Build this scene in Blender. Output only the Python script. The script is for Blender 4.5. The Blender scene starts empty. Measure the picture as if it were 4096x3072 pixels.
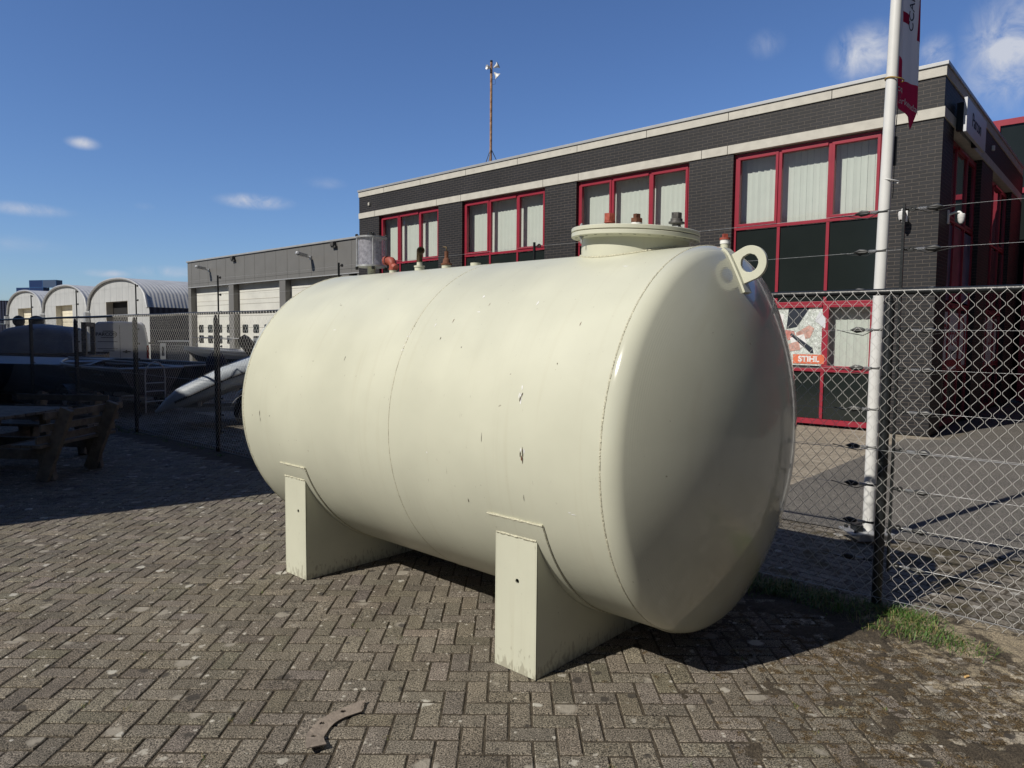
import bpy, math, random
from mathutils import Vector, Matrix, noise
R_=math.radians; PI=math.pi; sin=math.sin; cos=math.cos
rnd=random.Random(7)
sc=bpy.context.scene; COL=sc.collection
# ---------------------------------------------------------------- camera
cd=bpy.data.cameras.new('camera'); cam=bpy.data.objects.new('camera',cd); COL.objects.link(cam)
p_,r_=0.068287,-0.008581
F=Vector((0,cos(p_),-sin(p_))); dn=Vector((0,-sin(p_),-cos(p_))); X=Vector((1,0,0))*cos(r_)+dn*sin(r_); D=-Vector((1,0,0))*sin(r_)+dn*cos(r_)
M=Matrix((X,-D,-F)).transposed().to_4x4(); M.translation=Vector((0,0,1.7512)); cam.matrix_world=M
cd.sensor_width=36; cd.lens=36*2812.4/4096; cd.clip_start=.05; cd.clip_end=2000
sc.camera=cam
# ---------------------------------------------------------------- sky, sun, exposure
SUN_AZ=R_(34.8); SUN_EL=R_(42)   # shadows run towards SUN_AZ measured from +X
w=bpy.data.worlds.new("World"); sc.world=w; w.use_nodes=True; wt=w.node_tree; wt.nodes.clear()
wo=wt.nodes.new('ShaderNodeOutputWorld'); bg=wt.nodes.new('ShaderNodeBackground'); sky=wt.nodes.new('ShaderNodeTexSky')
sky.sky_type='NISHITA'; sky.sun_disc=False; sky.sun_elevation=SUN_EL
sx,sy=-cos(SUN_AZ),-sin(SUN_AZ)
sky.sun_rotation=math.atan2(sx,sy)   # clockwise from +Y
sky.air_density=1.0; sky.dust_density=0.3; sky.ozone_density=2.2; sky.altitude=0
bg.inputs['Strength'].default_value=0.075
tcw=wt.nodes.new('ShaderNodeTexCoord')
def wn(t,**k):
    n=wt.nodes.new(t)
    for a,b in k.items(): setattr(n,a,b)
    return n
nz=wn('ShaderNodeTexNoise'); nz.inputs['Scale'].default_value=26; nz.inputs['Distortion'].default_value=.6; nz.inputs['Detail'].default_value=7; nz.inputs['Roughness'].default_value=.62
wt.links.new(tcw.outputs['Generated'],nz.inputs['Vector'])
acc=None
for (d,rx,rz,st) in [((.412,.848,.334),.030,.024,1.25),((.538,.790,.318),.034,.050,1.3),((.477,.823,.322),.016,.018,.8),((.58,.77,.29),.03,.04,1.0),((-.335,.926,.171),.034,.0075,1.0),
                     ((-.502,.836,.220),.013,.0055,1.0),((-.562,.816,.140),.036,.006,.7),((-.496,.865,.072),.020,.004,.9),((-.430,.889,.077),.035,.006,.6),((-.45,.87,.155),.010,.004,.4),((.306,.883,.357),.016,.012,.35),((-.60,.80,.10),.06,.008,.3),((-.25,.95,.20),.02,.006,.25)]:
    sb=wn('ShaderNodeVectorMath',operation='SUBTRACT'); wt.links.new(tcw.outputs['Generated'],sb.inputs[0]); sb.inputs[1].default_value=d
    ml=wn('ShaderNodeVectorMath',operation='MULTIPLY'); wt.links.new(sb.outputs[0],ml.inputs[0]); ml.inputs[1].default_value=(1/rx,1/rx,1/rz)
    ln=wn('ShaderNodeVectorMath',operation='LENGTH'); wt.links.new(ml.outputs[0],ln.inputs[0])
    mr=wn('ShaderNodeMapRange',interpolation_type='SMOOTHSTEP'); wt.links.new(ln.outputs['Value'],mr.inputs['Value'])
    mr.inputs['From Min'].default_value=0; mr.inputs['From Max'].default_value=1.7; mr.inputs['To Min'].default_value=st; mr.inputs['To Max'].default_value=0
    if acc is None: acc=mr.outputs[0]
    else:
        mx=wn('ShaderNodeMath',operation='MAXIMUM'); wt.links.new(acc,mx.inputs[0]); wt.links.new(mr.outputs[0],mx.inputs[1]); acc=mx.outputs[0]
r1=wn('ShaderNodeMapRange'); wt.links.new(nz.outputs['Fac'],r1.inputs['Value']); r1.inputs['From Min'].default_value=.34; r1.inputs['From Max'].default_value=.66
mm=wn('ShaderNodeMath',operation='MULTIPLY',use_clamp=True); wt.links.new(acc,mm.inputs[0]); wt.links.new(r1.outputs[0],mm.inputs[1])
tn=wn('ShaderNodeMix',data_type='RGBA',blend_type='MULTIPLY'); tn.inputs[0].default_value=1; wt.links.new(sky.outputs[0],tn.inputs[6]); tn.inputs[7].default_value=(.84,1.06,1.46,1)
cm=wn('ShaderNodeMix',data_type='RGBA'); wt.links.new(mm.outputs[0],cm.inputs[0]); wt.links.new(tn.outputs[2],cm.inputs[6]); cm.inputs[7].default_value=(7.4,7.9,9.2,1)
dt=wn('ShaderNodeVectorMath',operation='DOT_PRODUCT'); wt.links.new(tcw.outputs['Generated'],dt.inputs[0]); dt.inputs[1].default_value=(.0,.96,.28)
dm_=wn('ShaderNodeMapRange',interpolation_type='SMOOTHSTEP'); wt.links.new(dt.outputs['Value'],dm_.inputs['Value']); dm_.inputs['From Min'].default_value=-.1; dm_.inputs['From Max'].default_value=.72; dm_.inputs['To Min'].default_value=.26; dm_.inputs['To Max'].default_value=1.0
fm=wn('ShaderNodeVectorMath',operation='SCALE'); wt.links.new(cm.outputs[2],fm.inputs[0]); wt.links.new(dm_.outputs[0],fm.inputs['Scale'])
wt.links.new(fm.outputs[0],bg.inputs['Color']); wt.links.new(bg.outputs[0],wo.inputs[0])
sd=bpy.data.lights.new('sun','SUN'); sd.energy=4.4; sd.angle=R_(.53); sd.color=(1,.945,.85)
so=bpy.data.objects.new('sun',sd); COL.objects.link(so)
sv=Vector((-cos(SUN_AZ)*cos(SUN_EL),-sin(SUN_AZ)*cos(SUN_EL),sin(SUN_EL))); so.rotation_euler=sv.to_track_quat('Z','Y').to_euler(); so.location=sv*60
vs=sc.view_settings; vs.view_transform='Standard'; vs.look='None'; vs.exposure=0.0; vs.gamma=1
# ---------------------------------------------------------------- materials
def nt(name):
    m=bpy.data.materials.new(name); m.use_nodes=True; t=m.node_tree; b=t.nodes['Principled BSDF']; return m,t,b
def nd(t,ty,**k):
    n=t.nodes.new(ty)
    for a,b in k.items(): setattr(n,a,b)
    return n
def link(t,a,b): t.links.new(a,b)
def mat(name,col,rough=.6,metal=0,var=.12,vs_=6,bump=0,bs=40,coat=0,dirt=None,spec=None,alpha=None):
    m,t,b=nt(name); tc=nd(t,'ShaderNodeTexCoord')
    n=nd(t,'ShaderNodeTexNoise'); n.inputs['Scale'].default_value=vs_; n.inputs['Detail'].default_value=6; link(t,tc.outputs['Object'],n.inputs['Vector'])
    mr=nd(t,'ShaderNodeMapRange'); mr.inputs['From Min'].default_value=.25; mr.inputs['From Max'].default_value=.75; mr.inputs['To Min'].default_value=1-var; mr.inputs['To Max'].default_value=1+var*.6; link(t,n.outputs['Fac'],mr.inputs['Value'])
    mx=nd(t,'ShaderNodeMix',data_type='RGBA',blend_type='MULTIPLY'); mx.inputs[0].default_value=1; mx.inputs[6].default_value=(*col,1); link(t,mr.outputs[0],mx.inputs[7])
    out=mx.outputs[2]
    if dirt:
        n2=nd(t,'ShaderNodeTexNoise'); n2.inputs['Scale'].default_value=dirt[1]; n2.inputs['Detail'].default_value=9; n2.inputs['Roughness'].default_value=.7; link(t,tc.outputs['Object'],n2.inputs['Vector'])
        m2=nd(t,'ShaderNodeMapRange'); m2.inputs['From Min'].default_value=dirt[2]; m2.inputs['From Max'].default_value=dirt[2]+.12; link(t,n2.outputs['Fac'],m2.inputs['Value'])
        x2=nd(t,'ShaderNodeMix',data_type='RGBA'); link(t,m2.outputs[0],x2.inputs[0]); link(t,out,x2.inputs[6]); x2.inputs[7].default_value=(*dirt[0],1); out=x2.outputs[2]
    link(t,out,b.inputs['Base Color']); b.inputs['Roughness'].default_value=rough; b.inputs['Metallic'].default_value=metal
    if coat: b.inputs['Coat Weight'].default_value=coat; b.inputs['Coat Roughness'].default_value=.08
    if spec is not None: b.inputs['Specular IOR Level'].default_value=spec
    if bump:
        n3=nd(t,'ShaderNodeTexNoise'); n3.inputs['Scale'].default_value=bs; n3.inputs['Detail'].default_value=5; link(t,tc.outputs['Object'],n3.inputs['Vector'])
        bp=nd(t,'ShaderNodeBump'); bp.inputs['Strength'].default_value=min(1,bump); bp.inputs['Distance'].default_value=.01; link(t,n3.outputs['Fac'],bp.inputs['Height']); link(t,bp.outputs[0],b.inputs['Normal'])
    return m
def cloth_mat(name,col):
    m,t,b=nt(name); tc=nd(t,'ShaderNodeTexCoord'); n=nd(t,'ShaderNodeTexNoise'); n.inputs['Scale'].default_value=220; link(t,tc.outputs['Object'],n.inputs['Vector'])
    bp=nd(t,'ShaderNodeBump'); bp.inputs['Strength'].default_value=.4; bp.inputs['Distance'].default_value=.002; link(t,n.outputs['Fac'],bp.inputs['Height']); link(t,bp.outputs[0],b.inputs['Normal'])
    b.inputs['Base Color'].default_value=(*col,1); b.inputs['Roughness'].default_value=.8
    tl=nd(t,'ShaderNodeBsdfTranslucent'); tl.inputs[0].default_value=(*col,1); mx=nd(t,'ShaderNodeMixShader'); mx.inputs[0].default_value=.45; o=t.nodes['Material Output']; link(t,b.outputs[0],mx.inputs[1]); link(t,tl.outputs[0],mx.inputs[2]); link(t,mx.outputs[0],o.inputs[0])
    return m
def tank_paint(name,rings=False):
    m,t,b=nt(name); tc=nd(t,'ShaderNodeTexCoord'); O=tc.outputs['Object']
    base=(.588,.592,.474)
    n=nd(t,'ShaderNodeTexNoise'); n.inputs['Scale'].default_value=2.2; n.inputs['Detail'].default_value=7; link(t,O,n.inputs['Vector'])
    mr=nd(t,'ShaderNodeMapRange'); mr.inputs['From Min'].default_value=.3; mr.inputs['From Max'].default_value=.7; mr.inputs['To Min'].default_value=.93; mr.inputs['To Max'].default_value=1.04; link(t,n.outputs['Fac'],mr.inputs['Value'])
    mx=nd(t,'ShaderNodeMix',data_type='RGBA',blend_type='MULTIPLY'); mx.inputs[0].default_value=1; mx.inputs[6].default_value=(*base,1); link(t,mr.outputs[0],mx.inputs[7])
    # pale rubbed scratches
    mp=nd(t,'ShaderNodeMapping'); mp.inputs['Scale'].default_value=(9,2.2,2.2); mp.inputs['Rotation'].default_value=(.3,.5,.2); link(t,O,mp.inputs['Vector'])
    s=nd(t,'ShaderNodeTexNoise'); s.inputs['Scale'].default_value=3.0; s.inputs['Detail'].default_value=9; s.inputs['Roughness'].default_value=.75; s.inputs['Distortion'].default_value=1.6; link(t,mp.outputs[0],s.inputs['Vector'])
    sr=nd(t,'ShaderNodeMapRange'); sr.inputs['From Min'].default_value=.66; sr.inputs['From Max'].default_value=.72; sr.inputs['To Max'].default_value=.55; link(t,s.outputs['Fac'],sr.inputs['Value'])
    m2=nd(t,'ShaderNodeMix',data_type='RGBA'); link(t,sr.outputs[0],m2.inputs[0]); link(t,mx.outputs[2],m2.inputs[6]); m2.inputs[7].default_value=(.70,.68,.56,1)
    # small dark specks
    v=nd(t,'ShaderNodeTexNoise'); v.inputs['Scale'].default_value=38; v.inputs['Detail'].default_value=2; link(t,O,v.inputs['Vector'])
    vr=nd(t,'ShaderNodeMapRange'); vr.inputs['From Min'].default_value=.76; vr.inputs['From Max'].default_value=.79; vr.inputs['To Max'].default_value=.6; link(t,v.outputs['Fac'],vr.inputs['Value'])
    m3=nd(t,'ShaderNodeMix',data_type='RGBA'); link(t,vr.outputs[0],m3.inputs[0]); link(t,m2.outputs[2],m3.inputs[6]); m3.inputs[7].default_value=(.16,.13,.09,1)
    mp2=nd(t,'ShaderNodeMapping'); mp2.inputs['Scale'].default_value=(26,1.4,1.1); link(t,O,mp2.inputs['Vector'])
    k1=nd(t,'ShaderNodeTexNoise'); k1.inputs['Scale'].default_value=1; k1.inputs['Detail'].default_value=6; link(t,mp2.outputs[0],k1.inputs['Vector'])
    k2=nd(t,'ShaderNodeMapRange'); k2.inputs['From Min'].default_value=.56; k2.inputs['From Max'].default_value=.80; k2.inputs['To Min'].default_value=0; k2.inputs['To Max'].default_value=.16; link(t,k1.outputs['Fac'],k2.inputs['Value'])
    m4=nd(t,'ShaderNodeMix',data_type='RGBA'); link(t,k2.outputs[0],m4.inputs[0]); link(t,m3.outputs[2],m4.inputs[6]); m4.inputs[7].default_value=(.40,.36,.24,1); last4=m4.outputs[2]
    if not rings:
        sz=nd(t,'ShaderNodeSeparateXYZ'); link(t,O,sz.inputs[0]); gz=nd(t,'ShaderNodeMapRange'); link(t,sz.outputs[2],gz.inputs['Value']); gz.inputs['From Min'].default_value=.0; gz.inputs['From Max'].default_value=.16; gz.inputs['To Min'].default_value=.26; gz.inputs['To Max'].default_value=0
        n9=nd(t,'ShaderNodeTexNoise'); n9.inputs['Scale'].default_value=55; n9.inputs['Detail'].default_value=7; mp9=nd(t,'ShaderNodeMapping'); mp9.inputs['Scale'].default_value=(1,1,.35); link(t,O,mp9.inputs['Vector']); link(t,mp9.outputs[0],n9.inputs['Vector'])
        a9=nd(t,'ShaderNodeMath',operation='ADD'); link(t,n9.outputs['Fac'],a9.inputs[0]); link(t,gz.outputs[0],a9.inputs[1])
        m9=nd(t,'ShaderNodeMapRange'); m9.inputs['From Min'].default_value=.70; m9.inputs['From Max'].default_value=.78; m9.inputs['To Max'].default_value=.4; link(t,a9.outputs[0],m9.inputs['Value'])
        m5=nd(t,'ShaderNodeMix',data_type='RGBA'); link(t,m9.outputs[0],m5.inputs[0]); link(t,last4,m5.inputs[6]); m5.inputs[7].default_value=(.14,.11,.07,1); last4=m5.outputs[2]
    link(t,last4,b.inputs['Base Color'])
    rr=nd(t,'ShaderNodeMapRange'); rr.inputs['From Min'].default_value=.3; rr.inputs['From Max'].default_value=.7; rr.inputs['To Min'].default_value=.13 if rings else .34; rr.inputs['To Max'].default_value=.21 if rings else .48; link(t,n.outputs['Fac'],rr.inputs['Value'])
    link(t,rr.outputs[0],b.inputs['Roughness']); b.inputs['Coat Weight'].default_value=.45 if rings else .12; b.inputs['Coat Roughness'].default_value=.05 if rings else .2
    h=nd(t,'ShaderNodeTexNoise'); h.inputs['Scale'].default_value=2.5; h.inputs['Detail'].default_value=3; link(t,O,h.inputs['Vector'])
    bp=nd(t,'ShaderNodeBump'); bp.inputs['Strength'].default_value=.25; bp.inputs['Distance'].default_value=.006; link(t,h.outputs['Fac'],bp.inputs['Height'])
    last=bp.outputs[0]
    if rings:
        sp=nd(t,'ShaderNodeSeparateXYZ'); link(t,O,sp.inputs[0])
        cb=nd(t,'ShaderNodeCombineXYZ'); link(t,sp.outputs[1],cb.inputs[0])
        zz=nd(t,'ShaderNodeMath',operation='SUBTRACT'); link(t,sp.outputs[2],zz.inputs[0]); zz.inputs[1].default_value=1.1905; link(t,zz.outputs[0],cb.inputs[1])
        L=nd(t,'ShaderNodeVectorMath',operation='LENGTH'); link(t,cb.outputs[0],L.inputs[0])
        q=nd(t,'ShaderNodeMath',operation='MULTIPLY'); link(t,L.outputs['Value'],q.inputs[0]); q.inputs[1].default_value=2*PI/.011
        sn=nd(t,'ShaderNodeMath',operation='SINE'); link(t,q.outputs[0],sn.inputs[0])
        e=nd(t,'ShaderNodeMapRange'); e.inputs['From Min'].default_value=.66; e.inputs['From Max'].default_value=.95; e.inputs['To Min'].default_value=0; e.inputs['To Max'].default_value=1; link(t,L.outputs['Value'],e.inputs['Value'])
        e2=nd(t,'ShaderNodeMapRange'); e2.inputs['From Min'].default_value=.975; e2.inputs['From Max'].default_value=1.0; e2.inputs['To Min'].default_value=1; e2.inputs['To Max'].default_value=0; link(t,L.outputs['Value'],e2.inputs['Value'])
        a=nd(t,'ShaderNodeMath',operation='MULTIPLY'); link(t,sn.outputs[0],a.inputs[0]); link(t,e.outputs[0],a.inputs[1])
        a2=nd(t,'ShaderNodeMath',operation='MULTIPLY'); link(t,a.outputs[0],a2.inputs[0]); link(t,e2.outputs[0],a2.inputs[1])
        b2=nd(t,'ShaderNodeBump'); b2.inputs['Strength'].default_value=.9; b2.inputs['Distance'].default_value=.0001; link(t,a2.outputs[0],b2.inputs['Height']); link(t,last,b2.inputs['Normal']); last=b2.outputs[0]
    link(t,last,b.inputs['Normal'])
    return m
def brick_mat(name,brick,mortar,bw=.23,bh=.0665,off=(0,0,0),bumpd=.006):
    m,t,b=nt(name); tc=nd(t,'ShaderNodeTexCoord'); sp=nd(t,'ShaderNodeSeparateXYZ'); link(t,tc.outputs['Object'],sp.inputs[0])
    ad=nd(t,'ShaderNodeMath',operation='ADD'); link(t,sp.outputs[0],ad.inputs[0]); link(t,sp.outputs[1],ad.inputs[1])
    cb=nd(t,'ShaderNodeCombineXYZ'); link(t,ad.outputs[0],cb.inputs[0]); link(t,sp.outputs[2],cb.inputs[1])
    # hand-laid wobble
    wn_=nd(t,'ShaderNodeTexNoise'); wn_.inputs['Scale'].default_value=3.5; link(t,cb.outputs[0],wn_.inputs['Vector'])
    wsc=nd(t,'ShaderNodeVectorMath',operation='SCALE'); link(t,wn_.outputs['Color'],wsc.inputs[0]); wsc.inputs['Scale'].default_value=.014
    wad=nd(t,'ShaderNodeVectorMath',operation='ADD'); link(t,cb.outputs[0],wad.inputs[0]); link(t,wsc.outputs[0],wad.inputs[1])
    k=nd(t,'ShaderNodeTexBrick'); link(t,wad.outputs[0],k.inputs['Vector'])
    k.inputs['Scale'].default_value=1; k.inputs['Brick Width'].default_value=bw; k.inputs['Row Height'].default_value=bh; k.inputs['Mortar Size'].default_value=.0065; k.inputs['Mortar Smooth'].default_value=.25; k.inputs['Bias'].default_value=-.2
    k.inputs['Color1'].default_value=(*[c*.7 for c in brick],1); k.inputs['Color2'].default_value=(*[c*1.35 for c in brick],1); k.inputs['Mortar'].default_value=(*mortar,1)
    n=nd(t,'ShaderNodeTexNoise'); n.inputs['Scale'].default_value=25; n.inputs['Detail'].default_value=6; link(t,tc.outputs['Object'],n.inputs['Vector'])
    mr=nd(t,'ShaderNodeMapRange'); mr.inputs['To Min'].default_value=.6; mr.inputs['To Max'].default_value=1.4; link(t,n.outputs['Fac'],mr.inputs['Value'])
    lf=nd(t,'ShaderNodeTexNoise'); lf.inputs['Scale'].default_value=.7; lf.inputs['Detail'].default_value=5; link(t,tc.outputs['Object'],lf.inputs['Vector'])
    lr=nd(t,'ShaderNodeMapRange'); lr.inputs['From Min'].default_value=.3; lr.inputs['From Max'].default_value=.7; lr.inputs['To Min'].default_value=.72; lr.inputs['To Max'].default_value=1.25; link(t,lf.outputs['Fac'],lr.inputs['Value'])
    mq=nd(t,'ShaderNodeMath',operation='MULTIPLY'); link(t,mr.outputs[0],mq.inputs[0]); link(t,lr.outputs[0],mq.inputs[1])
    mx=nd(t,'ShaderNodeMix',data_type='RGBA',blend_type='MULTIPLY'); mx.inputs[0].default_value=1; link(t,k.outputs['Color'],mx.inputs[6]); link(t,mq.outputs[0],mx.inputs[7])
    link(t,mx.outputs[2],b.inputs['Base Color']); b.inputs['Roughness'].default_value=.62
    iv=nd(t,'ShaderNodeMath',operation='SUBTRACT'); iv.inputs[0].default_value=1; link(t,k.outputs['Fac'],iv.inputs[1])
    hh=nd(t,'ShaderNodeMath',operation='MULTIPLY_ADD'); link(t,n.outputs['Fac'],hh.inputs[0]); hh.inputs[1].default_value=.35; link(t,iv.outputs[0],hh.inputs[2])
    bp=nd(t,'ShaderNodeBump'); bp.inputs['Strength'].default_value=.8; bp.inputs['Distance'].default_value=bumpd; link(t,hh.outputs[0],bp.inputs['Height']); link(t,bp.outputs[0],b.inputs['Normal'])
    return m
def glass_mat(name,tint=(.80,.88,.85),rough=.02,base=.06):
    m=bpy.data.materials.new(name); m.use_nodes=True; t=m.node_tree; t.nodes.clear()
    o=nd(t,'ShaderNodeOutputMaterial'); tr=nd(t,'ShaderNodeBsdfTransparent'); tr.inputs[0].default_value=(*tint,1)
    g=nd(t,'ShaderNodeBsdfGlossy'); g.inputs['Roughness'].default_value=rough
    n=nd(t,'ShaderNodeTexNoise'); n.inputs['Scale'].default_value=1.3; tc=nd(t,'ShaderNodeTexCoord'); link(t,tc.outputs['Object'],n.inputs['Vector'])
    bp=nd(t,'ShaderNodeBump'); bp.inputs['Strength'].default_value=.12; bp.inputs['Distance'].default_value=.02; link(t,n.outputs['Fac'],bp.inputs['Height']); link(t,bp.outputs[0],g.inputs['Normal'])
    lw=nd(t,'ShaderNodeLayerWeight'); lw.inputs['Blend'].default_value=.5
    pw=nd(t,'ShaderNodeMath',operation='POWER'); link(t,lw.outputs['Facing'],pw.inputs[0]); pw.inputs[1].default_value=3.2
    fr=nd(t,'ShaderNodeMath',operation='MULTIPLY_ADD'); link(t,pw.outputs[0],fr.inputs[0]); fr.inputs[1].default_value=.85; fr.inputs[2].default_value=.06
    ad=nd(t,'ShaderNodeMath',operation='ADD',use_clamp=True); link(t,fr.outputs[0],ad.inputs[0]); ad.inputs[1].default_value=base
    mx=nd(t,'ShaderNodeMixShader'); link(t,ad.outputs[0],mx.inputs[0]); link(t,tr.outputs[0],mx.inputs[1]); link(t,g.outputs[0],mx.inputs[2]); link(t,mx.outputs[0],o.inputs[0])
    return m
def stripe_mat(name,col,dark,axis,pitch,width=.03,rough=.5,metal=0,wave=0,var=.08):
    """panel seams every pitch along an object axis, or a corrugation when wave>0"""
    m,t,b=nt(name); tc=nd(t,'ShaderNodeTexCoord'); sp=nd(t,'ShaderNodeSeparateXYZ'); link(t,tc.outputs['Object'],sp.inputs[0])
    n=nd(t,'ShaderNodeTexNoise'); n.inputs['Scale'].default_value=1.5; n.inputs['Detail'].default_value=8; link(t,tc.outputs['Object'],n.inputs['Vector'])
    mr=nd(t,'ShaderNodeMapRange'); mr.inputs['From Min'].default_value=.3; mr.inputs['From Max'].default_value=.7; mr.inputs['To Min'].default_value=1-var; mr.inputs['To Max'].default_value=1+var; link(t,n.outputs['Fac'],mr.inputs['Value'])
    mx=nd(t,'ShaderNodeMix',data_type='RGBA',blend_type='MULTIPLY'); mx.inputs[0].default_value=1; mx.inputs[6].default_value=(*col,1); link(t,mr.outputs[0],mx.inputs[7])
    ax=sp.outputs[axis]
    if wave:
        q=nd(t,'ShaderNodeMath',operation='MULTIPLY'); link(t,ax,q.inputs[0]); q.inputs[1].default_value=2*PI/pitch
        s=nd(t,'ShaderNodeMath',operation='SINE'); link(t,q.outputs[0],s.inputs[0])
        bp=nd(t,'ShaderNodeBump'); bp.inputs['Strength'].default_value=1; bp.inputs['Distance'].default_value=wave; link(t,s.outputs[0],bp.inputs['Height']); link(t,bp.outputs[0],b.inputs['Normal'])
        link(t,mx.outputs[2],b.inputs['Base Color'])
    else:
        q=nd(t,'ShaderNodeMath',operation='DIVIDE'); link(t,ax,q.inputs[0]); q.inputs[1].default_value=pitch
        fr=nd(t,'ShaderNodeMath',operation='FRACT'); link(t,q.outputs[0],fr.inputs[0])
        lt=nd(t,'ShaderNodeMath',operation='LESS_THAN'); link(t,fr.outputs[0],lt.inputs[0]); lt.inputs[1].default_value=width/pitch
        m2=nd(t,'ShaderNodeMix',data_type='RGBA'); link(t,lt.outputs[0],m2.inputs[0]); link(t,mx.outputs[2],m2.inputs[6]); m2.inputs[7].default_value=(*dark,1)
        link(t,m2.outputs[2],b.inputs['Base Color'])
    b.inputs['Roughness'].default_value=rough; b.inputs['Metallic'].default_value=metal
    return m
def ground_mat(name,c1,c2,spots=None,dust=None,scale=1.2,speck=.35,sscale=160,moss=None,bumpd=.012,attr=False,brick=None,mossx=False):
    m,t,b=nt(name); tc=nd(t,'ShaderNodeTexCoord'); O=tc.outputs['Object']
    n=nd(t,'ShaderNodeTexNoise'); n.inputs['Scale'].default_value=scale; n.inputs['Detail'].default_value=10; n.inputs['Roughness'].default_value=.65; link(t,O,n.inputs['Vector'])
    mx=nd(t,'ShaderNodeMix',data_type='RGBA'); mr=nd(t,'ShaderNodeMapRange'); mr.inputs['From Min'].default_value=.35; mr.inputs['From Max'].default_value=.65; link(t,n.outputs['Fac'],mr.inputs['Value'])
    link(t,mr.outputs[0],mx.inputs[0]); mx.inputs[6].default_value=(*c1,1); mx.inputs[7].default_value=(*c2,1); out=mx.outputs[2]
    if attr:
        at=nd(t,'ShaderNodeVertexColor',layer_name='tone'); a=nd(t,'ShaderNodeMix',data_type='RGBA',blend_type='MULTIPLY'); a.inputs[0].default_value=1; link(t,out,a.inputs[6]); link(t,at.outputs['Color'],a.inputs[7]); out=a.outputs[2]
    s=nd(t,'ShaderNodeTexNoise'); s.inputs['Scale'].default_value=sscale; s.inputs['Detail'].default_value=2; s.inputs['Roughness'].default_value=.8; link(t,O,s.inputs['Vector'])
    sr=nd(t,'ShaderNodeMapRange'); sr.inputs['From Min'].default_value=.36; sr.inputs['From Max'].default_value=.68; sr.inputs['To Min'].default_value=1-speck*1.15; sr.inputs['To Max'].default_value=1+speck*1.8; link(t,s.outputs['Fac'],sr.inputs['Value'])
    a=nd(t,'ShaderNodeMix',data_type='RGBA',blend_type='MULTIPLY'); a.inputs[0].default_value=1; link(t,out,a.inputs[6]); link(t,sr.outputs[0],a.inputs[7]); out=a.outputs[2]
    hsrc=s.outputs['Fac']
    if brick:
        k=nd(t,'ShaderNodeTexBrick'); mp=nd(t,'ShaderNodeMapping'); mp.inputs['Rotation'].default_value=(0,0,brick[2]); link(t,O,mp.inputs['Vector']); link(t,mp.outputs[0],k.inputs['Vector'])
        k.inputs['Scale'].default_value=1; k.inputs['Brick Width'].default_value=brick[0]; k.inputs['Row Height'].default_value=brick[1]; k.inputs['Mortar Size'].default_value=brick[4]; k.inputs['Mortar Smooth'].default_value=.3
        k.inputs['Color1'].default_value=(.8,.8,.8,1); k.inputs['Color2'].default_value=(1.15,1.15,1.15,1); k.inputs['Mortar'].default_value=(*brick[3],1)
        a=nd(t,'ShaderNodeMix',data_type='RGBA',blend_type='MULTIPLY'); a.inputs[0].default_value=1; link(t,out,a.inputs[6]); link(t,k.outputs['Color'],a.inputs[7]); out=a.outputs[2]
    if moss:
        (mc,msc,mth,mxx)=moss
        n2=nd(t,'ShaderNodeTexNoise'); n2.inputs['Scale'].default_value=msc; n2.inputs['Detail'].default_value=9; n2.inputs['Roughness'].default_value=.7; link(t,O,n2.inputs['Vector'])
        src=n2.outputs['Fac']
        if mxx:
            sp=nd(t,'ShaderNodeSeparateXYZ'); link(t,O,sp.inputs[0]); g=nd(t,'ShaderNodeMapRange'); link(t,sp.outputs[0],g.inputs['Value']); g.inputs['From Min'].default_value=mxx[0]; g.inputs['From Max'].default_value=mxx[1]; g.inputs['To Min'].default_value=-.12; g.inputs['To Max'].default_value=mxx[2]
            ad=nd(t,'ShaderNodeMath',operation='ADD'); link(t,src,ad.inputs[0]); link(t,g.outputs[0],ad.inputs[1]); src=ad.outputs[0]
        m2=nd(t,'ShaderNodeMapRange'); m2.inputs['From Min'].default_value=mth; m2.inputs['From Max'].default_value=mth+.07; link(t,src,m2.inputs['Value'])
        x2=nd(t,'ShaderNodeMix',data_type='RGBA'); link(t,m2.outputs[0],x2.inputs[0]); link(t,out,x2.inputs[6])
        s3=nd(t,'ShaderNodeMix',data_type='RGBA',blend_type='MULTIPLY'); s3.inputs[0].default_value=1; s3.inputs[6].default_value=(*mc,1); link(t,sr.outputs[0],s3.inputs[7]); link(t,s3.outputs[2],x2.inputs[7]); out=x2.outputs[2]
    if dust:
        n7=nd(t,'ShaderNodeTexNoise'); n7.inputs['Scale'].default_value=6.5; n7.inputs['Detail'].default_value=8; n7.inputs['Roughness'].default_value=.68; link(t,O,n7.inputs['Vector'])
        sp7=nd(t,'ShaderNodeSeparateXYZ'); link(t,O,sp7.inputs[0]); g7=nd(t,'ShaderNodeMapRange'); link(t,sp7.outputs[0],g7.inputs['Value']); g7.inputs['From Min'].default_value=dust[1][0]; g7.inputs['From Max'].default_value=dust[1][1]; g7.inputs['To Min'].default_value=-.10; g7.inputs['To Max'].default_value=.10
        a7=nd(t,'ShaderNodeMath',operation='ADD'); link(t,n7.outputs['Fac'],a7.inputs[0]); link(t,g7.outputs[0],a7.inputs[1])
        m7=nd(t,'ShaderNodeMapRange'); m7.inputs['From Min'].default_value=.60; m7.inputs['From Max'].default_value=.66; link(t,a7.outputs[0],m7.inputs['Value'])
        q7=nd(t,'ShaderNodeMix',data_type='RGBA',blend_type='MULTIPLY'); q7.inputs[0].default_value=.6; q7.inputs[6].default_value=(*dust[0],1); link(t,sr.outputs[0],q7.inputs[7])
        x7=nd(t,'ShaderNodeMix',data_type='RGBA'); link(t,m7.outputs[0],x7.inputs[0]); link(t,out,x7.inputs[6]); link(t,q7.outputs[2],x7.inputs[7]); out=x7.outputs[2]
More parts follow.
